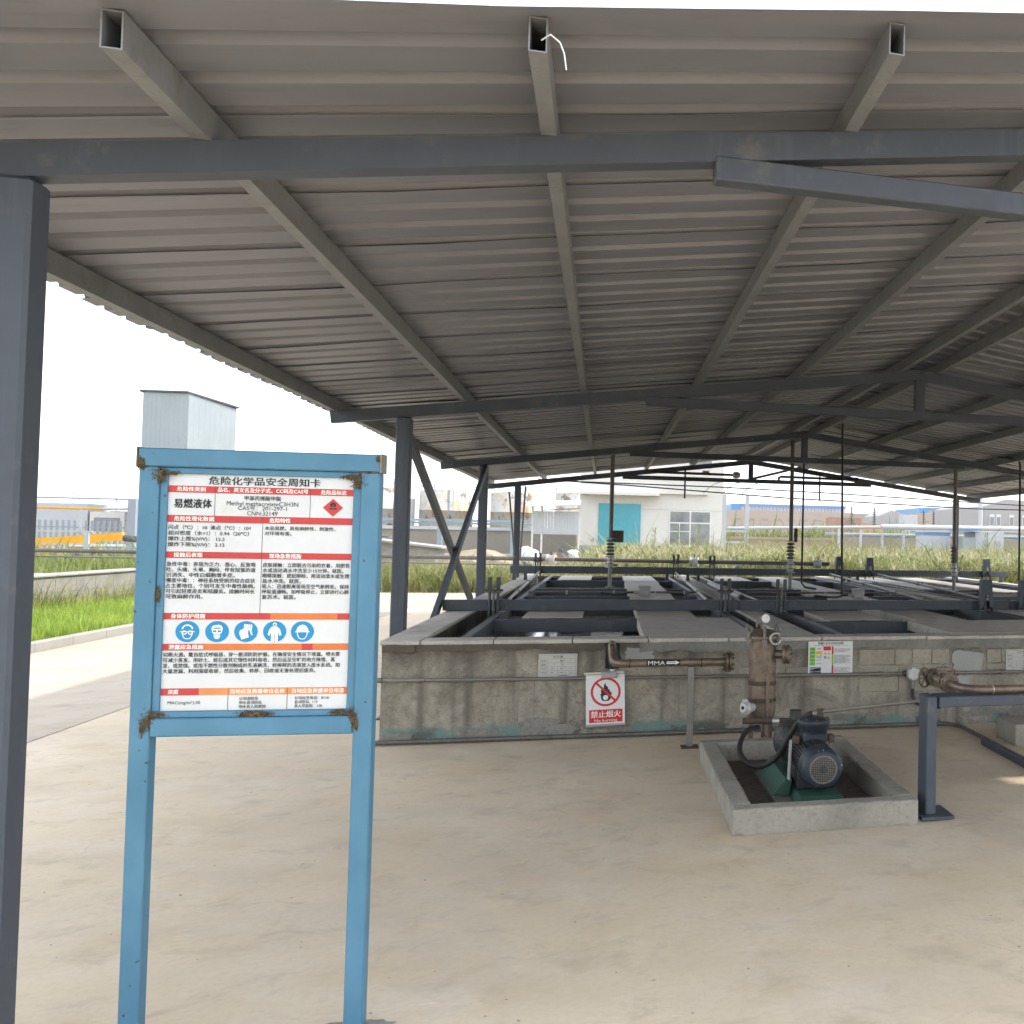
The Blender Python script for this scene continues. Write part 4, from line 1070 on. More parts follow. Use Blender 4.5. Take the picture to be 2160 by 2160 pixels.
MB().lathe((2.078, 6.371, z5), (0, 1, 0), [(0, .060), (.016, .060)], 26).build("blind_flange", "stainless_brown", t)

t = empty("flameproof_box", (2.62, 8.62, .46), "white cast round junction box on the wall conduit", "junction box")
MB().lathe((2.62, 8.675, .462), (0, -1, 0), [(0, .056), (.05, .058), (.052, .064), (.066, .064), (.075, .052)], 24).build("body", "white_cast", t)
mb = MB()
for i in range(6):
    a = 2*math.pi*i/6; mb.cyl((2.62+.052*math.cos(a), 8.61, .462+.052*math.sin(a)), (2.62+.052*math.cos(a), 8.600, .462+.052*math.sin(a)), .007, 6)
mb.build("lid_bolt", "rusty_dark", t)
MB().cyl((2.535, 8.64, .462), (2.56, 8.64, .462), .024, 10).build("gland", "rusty_dark", t)
MB().cyl((2.62, 8.64, .41), (2.62, 8.64, .33), .02, 10).build("stub", "galv_pipe", t)
MB().tube([(2.62, 8.64, .33), (2.62, 8.63, .26), (2.64, 8.60, .21), (2.70, 8.55, .19), (2.80, 8.4, .20)], .016, 8).build("cable", "cable_black", t)
solo(MB().rough(3.17, 4.2, 7.62, 8.05, .001, .175, .006, .07, 3, .016), "concrete_block", "curb_concrete", "low grey concrete block on the floor at the right edge", "block", (3.17, 7.62, 0))

# ------------------------------------------------------------------ blue notice stand
sg = empty("notice_stand", (-1.047, 3.742, 0), "blue steel notice stand with a white chemical safety card", "notice board", rz=-.093)
HW = .351
def lump(c, sz, seed, n=150):
    """crust of rust flakes: many small tilted chips"""
    r = random.Random(seed); mb = MB()
    for i in range(n):
        q = [r.gauss(0, .36) for _ in range(3)]
        p = Vector((c[0]+q[0]*sz[0], c[1]+q[1]*sz[1], c[2]+q[2]*sz[2]))
        a = Vector((r.uniform(-1, 1), r.uniform(-1, 1), r.uniform(-1, 1))).normalized(); b = a.orthogonal().normalized()
        L, W_ = r.uniform(.001, .0042), r.uniform(.0008, .0022)
        mb.add([p-a*L-b*W_, p+a*L-b*W_, p+a*L*.7+b*W_, p-a*L*.8+b*W_, p+a.cross(b)*.0025], [(0, 1, 4), (1, 2, 4), (2, 3, 4), (3, 0, 4), (3, 2, 1, 0)])
    return mb
for sx in (-1, 1):
    x0, x1 = (-HW+.004, -HW+.060) if sx < 0 else (HW-.060, HW-.004)
    MB().bbox(x0, x1, -.024, .026, 0, 1.7995, .004).build("post", "blue_paint", sg, True)
MB().bbox(-HW, HW, -.026, .028, 1.800, 1.858, .004).build("top_bar", "blue_paint", sg, True)
MB().bbox(-HW+.0605, HW-.0605, -.024, .026, .957, 1.014, .004).build("bottom_bar", "blue_paint", sg, True)
for sx in (-1, 1):
    MB().box(*((HW-.002, HW+.0022) if sx > 0 else (-HW-.0022, -HW+.002)), -.0285, .030, 1.797, 1.860).build("end_cap", "rust_crust" if sx < 0 else "galv_pipe", sg, True)
# inner angle frame holding the card
xi = HW-.060
for sx in (-1, 1):
    x0, x1 = (-xi, -xi+.020) if sx < 0 else (xi-.024, xi)
    MB().bbox(x0, x1, -.014, .012, 1.0345, 1.7790, .002).build("inner_frame", "blue_paint", sg, True)
MB().bbox(-xi, xi, -.0145, .012, 1.7795, 1.7992, .002).build("inner_frame", "blue_paint", sg, True)
MB().bbox(-xi, xi, -.0145, .012, 1.0145, 1.0342, .002).build("inner_frame", "blue_paint", sg, True)
rk = [((-.292, -.022, 1.775), (.030, .008, .035), 180), ((.285, -.022, 1.768), (.030, .010, .030), 160), ((.262, -.018, 1.782), (.035, .006, .010), 70), ((-.262, -.018, 1.781), (.03, .006, .008), 60),
      ((-.300, -.022, 1.008), (.022, .010, .040), 260), ((-.285, -.018, 1.024), (.04, .006, .010), 120), ((0.0, -.018, 1.024), (.055, .006, .012), 240), ((.292, -.022, 1.010), (.016, .010, .032), 240),
      ((.255, -.018, 1.026), (.045, .006, .010), 130), ((-.285, -.017, 1.40), (.010, .008, .028), 130), ((-.34, -.026, 1.808), (.016, .004, .022), 150), ((.345, -.026, 1.842), (.012, .004, .012), 80), ((-.31, -.024, .985), (.010, .008, .03), 120),
      ((.30, -.024, .99), (.010, .008, .03), 110), ((.31, -.024, 1.799), (.04, .004, .003), 60)]
for i, (c, sz, n) in enumerate(rk): lump(c, (sz[0], sz[1]*.55, sz[2]), 40+i, int(n*2.4)).build("rust_crust", "rust_crust", sg, True)
for sx in (-1, 1):
    r = random.Random(60+sx); n = 26; vs = [(sx*.322, 0, .012)]; fs = []
    for f, zz in ((.6, .010), (1.0, .0008)):
        for i in range(n):
            a = 2*math.pi*i/n; q = f*r.uniform(.075, .125); vs.append((sx*.322+q*math.cos(a)*1.15, q*math.sin(a), zz))
    fs += [(0, 1+i, 1+(i+1) % n) for i in range(n)]+[(1+i, 1+n+i, 1+n+(i+1) % n, 1+(i+1) % n) for i in range(n)]
    MB().add(vs, fs).build("footing_patch", "render_patch", sg, True)
py0 = -.004
card = MB().box(-xi+.004, xi-.004, py0, .006, 1.020, 1.794).build("card", "sign_white", sg, True)
XL, WW, ZT0, HH = -.272, .539, 1.780, .744
def ux(u): return XL+u*WW
def vz(v): return ZT0-v*HH
yt = py0-.0006
def bar_(u0, u1, v0, v1, m, nm="red_bar"): MB().rect(ux(u0), ux(u1), vz(v1), vz(v0), yt).build(nm, m, card, True)
def T(body, u, v, em, m="ink", w=None, align='C', off=.014, lay=2):
    lettering(body, ux(u), vz(v), em*HH, m, card, yt-.0005*lay, width=(w*WW if w else None), align=align, off=off)
E_ = .0205
bar_(-.01, 1.01, .0504, .0796, "sign_red"); bar_(-.01, 1.01, .1757, .2056, "sign_red"); bar_(-.01, 1.01, .330, .358, "sign_red")
bar_(-.01, .565, .589, .617, "sign_red"); bar_(.565, .93, .589, .617, "sign_orange"); bar_(.93, 1.01, .589, .617, "sign_red")
bar_(-.01, .215, .7195, .748, "sign_red"); bar_(.215, .74, .7195, .748, "sign_orange"); bar_(.74, .80, .7195, .748, "sign_red"); bar_(.80, 1.01, .7195, .748, "sign_orange")
bar_(-.01, .20, .907, .937, "sign_red"); bar_(.20, .97, .907, .937, "sign_orange_pale"); bar_(.97, 1.01, .907, .937, "sign_orange")
g = MB()
def vl(u, v0, v1): g.rect(ux(u)-.0007, ux(u)+.0007, vz(v1), vz(v0), yt-.0005)
vl(.248, .0504, .1757); vl(.76, .0504, .1757); vl(.507, .1757, .330); vl(.508, .330, .589); vl(.355, .907, 1.0); vl(.671, .907, 1.0)
g.rect(ux(-.01), ux(1.01), vz(1.003), vz(1.001), yt-.0005)
g.build("ruling", "ink_soft", card, True)
T("危险化学品安全周知卡", .513, .0275, .037, w=.60, off=.022)
T("危险性类别", .122, .065, .021, "band_white", .150, off=.03); T("品名、英文名及分子式、CC码及CAS号", .505, .065, .021, "band_white", .485, off=.03); T("危险品标志", .888, .066, .021, "band_white", .140, off=.03)
T("易燃液体", .133, .127, .042, w=.197, off=.034)
T("甲基丙烯酸甲酯", .503, .0985, .0215, w=.195); T("Methyl methacrylateC3H3N", .503, .121, .026, w=.385, off=.008); T("CAS号：201-297-1", .503, .1405, .024, w=.262, off=.008); T("CNN:32149", .503, .1625, .026, w=.163, off=.008)
T("危险性理化数据", .143, .191, .0215, "band_white", .21, off=.03); T("危险特性", .600, .192, .0215, "band_white", .113, off=.03)
for k, (q, w_) in enumerate((("闪点（℃）：10  沸点（℃）：101", .432), ("相对密度（水=1）：0.94（20℃）", .425), ("爆炸上限%(V/V)： 12.5", .297), ("爆炸下限%(V/V)： 2.12", .297))):
    T(q, .010, .2275+.0242*k, E_, w=w_, align='L')
T("本品易燃，具有麻醉性，刺激性。", .519, .2255, E_*.92, w=.385, align='L'); T("对环境有害。", .519, .248, E_*.92, w=.145, align='L')
T("接触后表现", .118, .3445, .0215, "band_white", .150, off=.03); T("现场急救措施", .635, .345, .0215, "band_white", .172, off=.03)
for k, q in enumerate(("急性中毒：表现为乏力、恶心、反复呕", "吐、头痛、头晕、胸闷、伴有短暂的意", "识消失、中性白细胞增多症。", "慢度中毒：：神经系统受损的综合症状", "占主要地位，个别可发生中毒性脑病。", "可引起轻度皮炎和结膜炎。接触时间长", "可致麻醉作用。")):
    T(q, .008, .3835+.0229*k, E_, w=.0276*len(q), align='L', off=.018)
for k, q in enumerate(("皮肤接触：立即脱去污染的衣着，用肥皂", "水或流动清水冲洗至少15分钟。就医。", "眼睛接触：提起眼睑，用流动清水或生理", "盐水冲洗。就医。", "吸入：迅速脱离现场至空气新鲜处。保持", "呼吸道通畅。如呼吸停止，立即进行心肺", "复苏术。就医。")):
    T(q, .516, .3835+.0229*k, E_, w=(.0262*len(q) if k != 1 else .44), align='L', off=.018)
T("身体防护措施", .130, .6035, .0215, "band_white", .18, off=.03); T("泄露应急措施", .125, .734, .0215, "band_white", .18, off=.03)
for k, q in enumerate(("切断火源。戴自给式呼吸器，穿一般消防防护服。在确保安全情况下堵漏。喷水雾", "可减少蒸发。用砂土、蛭石或其它惰性材料吸收，然后运至空旷的地方掩埋、蒸", "发、或焚烧。或用不燃性分散剂制成的乳液刷洗，经稀释的洗液放入废水系统。如", "大量泄漏，利用围堤收容，然后收集、转移、回收或无害处理后废弃。")):
    T(q, .008, .766+.0232*k, E_, w=.0262*len(q), align='L', off=.018)
T("浓度", .067, .9225, .0215, "band_white", .055, off=.03); T("当地应急救援单位名称", .512, .9225, .0205, "band_white", .29, off=.02); T("当地应急救援单位电话", .838, .9225, .0205, "band_white", .285, off=.02)
T("MAC(mg/m³):30", .125, .967, .019, w=.17, off=.006)
for k, (a, b) in enumerate((("公司消防队", "公司应急电话：8110"), ("响水县消防队", "县消防队  119"), ("响水县人民医院", "县人民医院：120"))):
    T(a, .415, .953+.0170*k, .0155, w=.0205*len(a), align='L', off=.01); T(b, .712, .953+.0170*k, .0155, w=(.185, .125, .150)[k], align='L', off=.01)
# hazard diamond
dx_, dz_ = ux(.886), vz(.131); q = .029
MB().poly([(dx_, dz_-q), (dx_+q*1.04, dz_), (dx_, dz_+q), (dx_-q*1.04, dz_)], yt-.0005).build("hazard_diamond", "sign_red", card, True)
f2 = [(0, .002), (-.007, .003), (-.009, .010), (-.005, .015), (-.003, .013), (-.001, .021), (.003, .015), (.006, .016), (.009, .010), (.007, .003)]
MB().poly([(dx_+x, dz_+z) for x, z in f2], yt-.001).build("flame", "ink", card, True)
MB().disc(dx_, dz_+.007, .0028, yt-.0014, 12).build("flame_core", "sign_red", card, True)
MB().rect(dx_-.012, dx_+.012, dz_-.005, dz_-.0015, yt-.001).build("diamond_line", "ink", card, True)
# protection pictograms
def pic(u):
    cx0, cz0_ = ux(u), vz(.668)
    d = MB().disc(cx0, cz0_, .0338, yt-.0005, 40, .0332).build("pictogram", "icon_blue", card, True)
    return cx0, cz0_, d
def face_outline(mb, cx0, cz0_, y):
    pts = [(-.015, .004), (-.014, -.008), (-.008, -.020), (0, -.022), (.008, -.020), (.014, -.008), (.015, .004)]
    for a, b in zip(pts[:-1], pts[1:]): mb.seg((cx0+a[0], cz0_+a[1]), (cx0+b[0], cz0_+b[1]), .0022, y)
y1_, y2_ = yt-.001, yt-.0015
cx0, cz0_, d = pic(.129)
mb = MB(); face_outline(mb, cx0, cz0_-.001, y1_)
mb.annulus(cx0, cz0_+.006, .0125, .0165, y1_, 24, .15, math.pi-.15)
mb.annulus(cx0-.008, cz0_-.003, .0042, .0066, y1_, 18); mb.annulus(cx0+.008, cz0_-.003, .0042, .0066, y1_, 18); mb.rect(cx0-.021, cx0+.021, cz0_-.0015, cz0_+.0005, y1_)
mb.build("figure", "band_white", card, True)
cx0, cz0_, d = pic(.285)
mb = MB(); mb.poly([(cx0+x, cz0_+z) for x, z in ((-.015, .004), (-.016, .012), (-.012, .019), (-.004, .020), (.004, .022), (.012, .019), (.016, .011), (.015, .004), (.013, -.004), (.008, -.009), (-.008, -.009), (-.013, -.004))], y1_)
mb.disc(cx0, cz0_-.014, .0095, y1_, 22); mb.build("figure", "band_white", card, True)
mb = MB(); mb.rect(cx0-.011, cx0-.002, cz0_-.002, cz0_+.004, y2_); mb.rect(cx0+.002, cx0+.011, cz0_-.002, cz0_+.004, y2_); mb.poly([(cx0-.011, cz0_+.009), (cx0+.011, cz0_+.009), (cx0+.008, cz0_+.013), (cx0-.008, cz0_+.013)], y2_); mb.annulus(cx0, cz0_-.014, .006, .0072, y2_, 18)
mb.build("figure_detail", "icon_blue", card, True)
cx0, cz0_, d = pic(.438)
mb = MB(); mb.poly([(cx0+x, cz0_+z) for x, z in ((-.012, -.025), (.009, -.018), (.006, -.004), (.007, .006), (-.004, .012), (-.018, .003), (-.019, -.006))], y1_)
for k in range(4): mb.seg((cx0-.004+.0062*k, cz0_+.007-.001*k), (cx0-.003+.0062*k, cz0_+.024-.0005*k), .0046, y1_)
mb.seg((cx0+.012, cz0_+.006), (cx0+.018, cz0_-.011), .0045, y1_); mb.build("figure", "band_white", card, True)
cx0, cz0_, d = pic(.592)
mb = MB(); mb.disc(cx0, cz0_+.0225, .0058, y1_, 18)
mb.poly([(cx0+x, cz0_+z) for x, z in ((-.008, .016), (-.016, .006), (-.020, -.010), (-.015, -.013), (-.010, -.002), (-.010, -.031), (-.0008, -.0325), (-.0008, -.008), (.0008, -.008), (.0008, -.0325), (.010, -.031), (.010, -.002), (.015, -.013), (.020, -.010), (.016, .006), (.008, .016))], y1_)
mb.build("figure", "band_white", card, True); MB().disc(cx0, cz0_+.022, .0032, y2_, 14).build("figure_detail", "icon_blue", card, True)
cx0, cz0_, d = pic(.742)
mb = MB(); face_outline(mb, cx0, cz0_-.002, y1_)
mb.poly([(cx0+.0175*math.cos(a*math.pi/14), cz0_+.001+.021*math.sin(a*math.pi/14)) for a in range(15)], y1_); mb.rect(cx0-.021, cx0+.021, cz0_-.002, cz0_+.001, y1_)
mb.build("figure", "band_white", card, True)

# ------------------------------------------------------------------ left verge: kerb, grass, bund wall
kb = empty("kerb", (-7.1, 0, 0), "pale concrete kerb edging the grass verge", "kerb", kind="structure"); del kb["category"]
for k in range(28):
    y0 = 4+.995*k; MB().bbox(-7.12, -6.99, y0+.003, y0+.992, -.1, .125, .012).build("kerb_stone", "kerb_concrete", kb)
mb = MB().add([(-14, 4, .06), (-7.121, 4, .06), (-7.121, 31, .06), (-14, 31, .06)], [(0, 1, 2, 3)])
tag(mb.build("verge", "dirt_ground"), kind="structure")
t = empty("bund_wall", (-10.0, 20, .06), "low pale block wall behind the bright green grass", "wall")
MB().box(-10.14, -9.86, 13.5, 27.2, .0, .70).build("wall", "old_concrete", t)
rb = random.Random(4)
for r_ in range(2):
    y = 14+.3*r_
    while y < 26.6:
        MB().bbox(-9.8605, -9.85, y+.005, y+.79, .12+.28*r_, .39+.28*r_, .003).build("wall_block", "old_concrete", t); y += .8
MB().bbox(-10.2, -9.80, 13.5, 27.25, .701, .745, .01).build("coping", "kerb_concrete", t)
t = empty("bund_wall", (-14, 27.5, .0), "low pale wall with flat coping under the thick pipe at left", "wall")
MB().box(-26, -8.5, 27.35, 27.6, 0, .53).build("wall", "old_concrete", t)
MB().bbox(-26, -8.4, 27.28, 27.75, .531, .598, .01).build("coping", "kerb_concrete", t)

import numpy as np
def blades(name, mat, pts, h0, h1, w0, lean, seed, label, cat, plume=None):
    rg = np.random.default_rng(seed); n = len(pts)
    a = rg.uniform(0, 2*np.pi, n); lf = .5+.25*np.sin(pts[:, 0]*1.3+np.sin(pts[:, 1]*.7)*2)+.25*np.sin(pts[:, 0]*.53+pts[:, 1]*.31+1)
    h = (h0+(h1-h0)*(.6*lf+.4*rg.random(n)))*np.exp(rg.normal(-.06, .28, n)); w = w0*(.6+.8*rg.random(n))
    dx, dy = np.cos(a), np.sin(a); l = lean*h*rg.uniform(.2, 1.2, n)
    b = rg.uniform(0, 2*np.pi, n); wx, wy_ = np.cos(b)*w/2, np.sin(b)*w/2
    x, y, z = pts[:, 0], pts[:, 1], pts[:, 2]
    V = np.empty((n, 5, 3))
    V[:, 0] = np.stack([x-wx, y-wy_, z], 1); V[:, 1] = np.stack([x+wx, y+wy_, z], 1)
    V[:, 2] = np.stack([x+wx*.9+dx*l*.35, y+wy_*.9+dy*l*.35, z+h*.6], 1); V[:, 3] = np.stack([x-wx*.9+dx*l*.35, y-wy_*.9+dy*l*.35, z+h*.6], 1)
    V[:, 4] = np.stack([x+dx*l, y+dy*l, z+h], 1)
    me = bpy.data.meshes.new(name)
    me.vertices.add(n*5); me.vertices.foreach_set("co", V.reshape(-1))
    base = np.arange(n)[:, None]*5
    li = np.concatenate([base+np.array([[0, 1, 2, 3]]), base+np.array([[3, 2, 4]])], 1).reshape(-1)
    me.loops.add(n*7); me.loops.foreach_set("vertex_index", li.astype(np.int32))
    me.polygons.add(n*2)
    st = np.empty((n, 2), np.int32); st[:, 0] = np.arange(n)*7; st[:, 1] = np.arange(n)*7+4
    me.polygons.foreach_set("loop_start", st.reshape(-1))
    me.update(calc_edges=True); me.validate()
    me.materials.append(MATS[mat])
    o = bpy.data.objects.new(name, me); COL.objects.link(o)
    return tag(o, label, cat, kind="stuff")
rg = np.random.default_rng(1)
def scatter(n, x0, x1, y0, y1, z): return np.stack([rg.uniform(x0, x1, n), rg.uniform(y0, y1, n), np.full(n, z)], 1)
blades("verge_grass", "grass_green", scatter(26000, -9.85, -7.13, 12.5, 27, .06), .10, .24, .012, .5, 2, "bright green grass on the verge behind the kerb", "grass")
blades("verge_weeds", "reed_green", scatter(1500, -9.85, -9.3, 14, 27, .06), .3, .5, .014, .6, 12, "thin tall weeds at the foot of the pale block wall", "weeds")
pts = scatter(9000, -24, -8.6, 28.3, 40, 0)
blades("shrub_belt", "shrub_green", pts, .6, 1.05, .05, .5, 3, "leafy green shrubs behind the low wall at left", "shrubs")
# reed belt behind the basins
def reed_pts(n, seed):
    r = np.random.default_rng(seed); u = r.random(n)**1.5; y = 31.2+u*42
    x = -9+(r.random(n))*(.47*y+14)
    x = np.where(r.random(n) < .0, x, x)
    return np.stack([x, y, np.zeros(n)], 1)
P = reed_pts(78000, 4)
m_ = P[:, 0] > -.8+.02*(P[:, 1]-31)                               # taller growth to the right
gap = np.sin(P[:, 0]*1.9+np.sin(P[:, 1]*.9)*1.7)+np.sin(P[:, 0]*.7-P[:, 1]*.45)+.9*np.sin(P[:, 1]*1.3+P[:, 0]*.3)
P = P[gap > -.75-.5*rg.random(len(P))]; m_ = P[:, 0] > -.8+.02*(P[:, 1]-31)
hi = P[m_]; lo = P[~m_]; lo = lo[lo[:, 1] < 44]
blades("reed_belt", "reed_green", hi, .40, 1.28, .045, 1.05, 5, "dense yellow-green reeds behind the basins", "reeds")
tp = hi[rg.random(len(hi)) < .30].copy(); tp[:, 2] += .55+.6*rg.random(len(tp))
blades("reed_plumes", "reed_tops", tp, .10, .30, .035, .9, 6, "pale feathery reed tops over the reed belt", "reeds")
lp = hi[rg.random(len(hi)) < .75].copy(); lp[:, 0] += rg.normal(0, .25, len(lp)); lp[:, 2] += rg.random(len(lp))*1.0
blades("reed_leaves", "shrub_pale", lp, .10, .34, .06, 2.2, 8, "loose pale leaves among the reeds", "reeds")
blades("rough_grass", "reed_green", lo, .3, .75, .03, .9, 7, "rough yellow-green grass beyond the yard edge", "grass")
# a few taller plants one can tell apart
def tall_weed(X, Y2, h, seed, label):
    t = empty("tall_weed", (X, Y2, 0), label, "weed", "taller weeds standing above the reeds"); r = random.Random(seed)
    MB().tube([(X, Y2, 0), (X+r.uniform(-.05, .05), Y2, h*.5), (X+r.uniform(-.1, .1), Y2, h)], .014, 5).build("stem", "shrub_green", t)
    mb = MB()
    for k in range(150):
        z = h*(.25+.75*r.random()); a = r.uniform(0, 6.28); L = r.uniform(.10, .30)*(1.15-z/h*.6); p = Vector((X, Y2, z)); d = Vector((math.cos(a), math.sin(a), r.uniform(.2, .9))).normalized()
        sd = d.orthogonal().normalized()*r.uniform(.012, .028)
        mb.add([p+d*.03, p+d*L*.5-sd, p+d*L, p+d*L*.5+sd], [(0, 1, 2, 3)])
    mb.build("leaves", "shrub_green", t)
for i, (X, Y2, h, l) in enumerate(((2.35, 52, 2.15, "leafy weed before the right edge of the blue shutter"), (3.7, 55, 2.25, "leafy weed between shutter and window, left of a thinner one"), (5.0, 58, 2.4, "slender weed halfway between shutter and window"),
                                   (7.3, 55, 2.2, "leafy weed below the right pane of the window"), (9.6, 48, 2.3, "leafy weed right of the white gantry"), (20.1, 46, 2.6, "tall leafy weed before the white cabin"), (17.5, 46, 2.2, "leafy weed left of the grey container"), (12.8, 46, 2.0, "yellowish weed before the tan wall"), (22.8, 50, 2.4, "leafy weed near the right picture edge"))):
    tall_weed(X, Y2, h, i, l)

# ------------------------------------------------------------------ background buildings
def part(root, name, mat, *b): return MB().box(*b).build(name, mat, root)
# white workshop with blue shutter
B = empty("white_workshop", (-1.87, 85, 0), "white two-storey workshop with blue roller shutter and large window", "building")
part(B, "wall", "white_render", -1.87, 9.3, 85, 100, 1.0, 9.6)
part(B, "plinth", "plinth_grey", -1.90, 9.33, 84.95, 100.03, 0, .999)
part(B, "canopy", "white_render", -1.87, 4.16, 83.7, 84.999, 5.0, 5.22)
part(B, "upper_ledge", "white_render", -1.87, 8.0, 84.6, 84.999, 5.23, 7.2)
part(B, "string_line", "plinth_grey", 2.95, 9.3, 84.985, 84.999, 3.93, 3.96)
sh = part(B, "shutter", "shutter_blue", -.46, 2.78, 84.93, 84.99, .2, 4.36)
for k in range(26): part(sh, "slat", "shutter_blue", -.45, 2.77, 84.90, 84.929, .25+.158*k, .25+.158*k+.12)
wn = part(B, "window", "frame_white", 5.02, 8.34, 84.95, 84.992, .98, 3.92)
for x0, x1 in ((5.10, 6.62), (6.74, 8.24)):
    for z0, z1 in ((1.10, 2.86), (2.98, 3.82)): part(wn, "pane", "glass_dark", x0, x1, 84.935, 84.949, z0, z1)
part(wn, "mullion", "frame_white", 5.80, 5.86, 84.92, 84.934, 1.1, 2.86); part(wn, "mullion", "frame_white", 5.1, 6.62, 84.92, 84.933, 2.2, 2.26)
part(B, "window_sill", "frame_white", 4.95, 8.4, 84.8, 84.94, .90, .975)
w2 = part(B, "window", "frame_white", 6.85, 8.4, 84.95, 84.992, 7.3, 8.9); part(w2, "pane", "glass_dark", 6.95, 8.3, 84.935, 84.949, 7.4, 8.8)
part(B, "switch_box", "plinth_grey", -.95, -.75, 84.9, 84.999, 1.3, 1.55)
# lean-to
B = empty("lean_to", (-5.1, 80, 0), "white corrugated lean-to with sloping canopy left of the white workshop", "lean-to")
for X in (-5.05, -4.4, -1.80): MB().box(X-.06, X+.06, 79.95, 80.07, 0, 3.9).build("post", "frame_white", B)
for k in range(16):
    x0 = -5.0+.2*k; MB().box(x0+.004, x0+.194, 79.9+(.02 if k % 2 else 0), 79.94, 1.80, 3.50).build("sheet", "metal_sheet_white", B)
MB().hexa([(-5.45, 78.6, 3.75), (-1.7, 78.6, 3.95), (-1.7, 81, 4.35), (-5.45, 81, 4.2), (-5.45, 78.6, 3.80), (-1.7, 78.6, 4.0), (-1.7, 81, 4.40), (-5.45, 81, 4.25)]).build("roof", "metal_sheet_white", B)
MB().bar((-4.3, 79.3, 3.55), (-1.8, 79.3, 3.72), .08, .08).build("roof_beam", "plinth_grey", B)
# storage tanks
def tank(xc, rd, top, label, y=125):
    B = empty("storage_tank", (xc, y, 0), label, "tank", "rusty storage tanks")
    MB().lathe((xc, y, 0), (0, 0, 1), [(0, rd), (top*.66, rd), (top*.661, rd+.04), (top*.67, rd+.04), (top*.671, rd), (top, rd), (top+.25, rd*.3)], 40).build("shell", "old_tank_paint", B)
    ra = MB()
    for z in (top+.5, top+.95): ra.tube([(xc+rd*math.cos(a), y+rd*math.sin(a), z) for a in [2*math.pi*i/36 for i in range(36)]], .035, 5, True)
    for i in range(20):
        a = 2*math.pi*i/20; ra.cyl((xc+rd*math.cos(a), y+rd*math.sin(a), top), (xc+rd*math.cos(a), y+rd*math.sin(a), top+.95), .03, 5)
    ra.build("railing", "far_steel", B)
    la = MB()
    for dx in (-.22, .22): la.cyl((xc+rd*.3+dx, y-rd*.98, 0), (xc+rd*.3+dx, y-rd*.98, top+.9), .035, 5)
    la.build("ladder", "far_steel", B)
tank(-24.6, 3.0, 6.6, "rusty cream storage tank partly behind the blue notice stand")
tank(-17.0, 2.75, 6.5, "white and cream storage tank behind the cross bracing")
tank(-9.65, 2.75, 6.45, "heavily rusted storage tank left of the lean-to")
tank(-3.2, 2.6, 6.9, "pale storage tank half hidden behind the lean-to roof", 132)
tank(-31.5, 3.0, 6.9, "pale storage tank hidden mostly by the notice stand", 128)
solo(MB().cyl((-20.9, 124, 0), (-20.9, 124, 5.6), .85, 20), "slim_silo", "white_render_cool", "slim pale silo between two rusty tanks", "silo", (-20.9, 124, 0))
# retaining wall, pipe bridge
B = empty("retaining_wall", (-20, 100, 0), "grey retaining wall below the rusty tanks", "wall")
part(B, "wall", "grey_wall", -30, -2.5, 100, 100.4, 0, 2.1); part(B, "coping", "white_render_cool", -30, -2.5, 99.85, 100.45, 2.101, 2.4)
B = empty("pipe_bridge", (-14, 70, 0), "pale blue pipe bridge crossing before the rusty tanks", "pipe bridge")
part(B, "beam", "blue_grey_rack", -17, -4.5, 70, 70.15, 2.46, 2.62); part(B, "beam", "blue_grey_rack", -17, -4.5, 70.8, 70.95, 2.30, 2.44)
for X in (-13.9, -9.9, -5.6): part(B, "post", "blue_grey_rack", X-.14, X+.14, 70.2, 70.5, 0, 2.45)
# low concrete structure with sloping slabs
B = empty("slab_roof_shelter", (-10.6, 55, 0), "low pale concrete shelter with sloping slab roof at left of the bracing", "shelter")
MB().hexa([(-13.5, 55, 0), (-7.9, 55, 0), (-7.9, 58, 0), (-13.5, 58, 0), (-13.5, 55, 1.55), (-7.9, 55, .95), (-7.9, 58, .95), (-13.5, 58, 1.55)]).build("wall", "old_concrete", B)
MB().hexa([(-13.6, 54.8, 1.56), (-7.6, 54.8, .93), (-7.6, 58.2, .93), (-13.6, 58.2, 1.56), (-13.6, 54.8, 1.68), (-7.6, 54.8, 1.02), (-7.6, 58.2, 1.02), (-13.6, 58.2, 1.68)]).build("roof_slab", "kerb_concrete", B)
for k in range(5): MB().hexa([(-13.5+.5*k, 54.4, 1.9-.05*k), (-9.9+.5*k, 54.4, 1.45-.05*k), (-9.9+.5*k, 54.5, 1.45-.05*k), (-13.5+.5*k, 54.5, 1.9-.05*k), (-13.5+.5*k, 54.4, 1.95-.05*k), (-9.9+.5*k, 54.4, 1.5-.05*k), (-9.9+.5*k, 54.5, 1.5-.05*k), (-13.5+.5*k, 54.5, 1.95-.05*k)]).build("roof_board", "kerb_concrete", B) if k < 2 else None
# bulk bags, tarp heap, brick pile
def bag(X, Y2, s_, seed, label):
    r = random.Random(seed); mb = MB()
    prof = [(0, s_*.42), (s_*.08, s_*.50), (s_*.4, s_*.54), (s_*.75, s_*.50), (s_*.9, s_*.40), (s_*1.0, s_*.16)]
    mb.lathe((X, Y2, 0), (0, 0, 1), prof, 14)
    mb.v = [(x+r.uniform(-.06, .06)*s_, y+r.uniform(-.06, .06)*s_, z+(r.uniform(-.04, .05)*s_ if z > .05 else 0)) for x, y, z in mb.v]
    solo(mb, "bulk_bag", "bag_white", label, "bag", (X, Y2, 0), "white bulk bags on the waste ground")
bag(-4.35, 64, 1.0, 1, "large white bulk bag left of the lean-to post"); bag(-3.95, 63.2, .85, 2, "white bulk bag right of the far column"); bag(-4.65, 65, .8, 3, "white bulk bag hidden behind the far column"); bag(-1.75, 65, .85, 4, "white bulk bag at the right of the rubble heap")
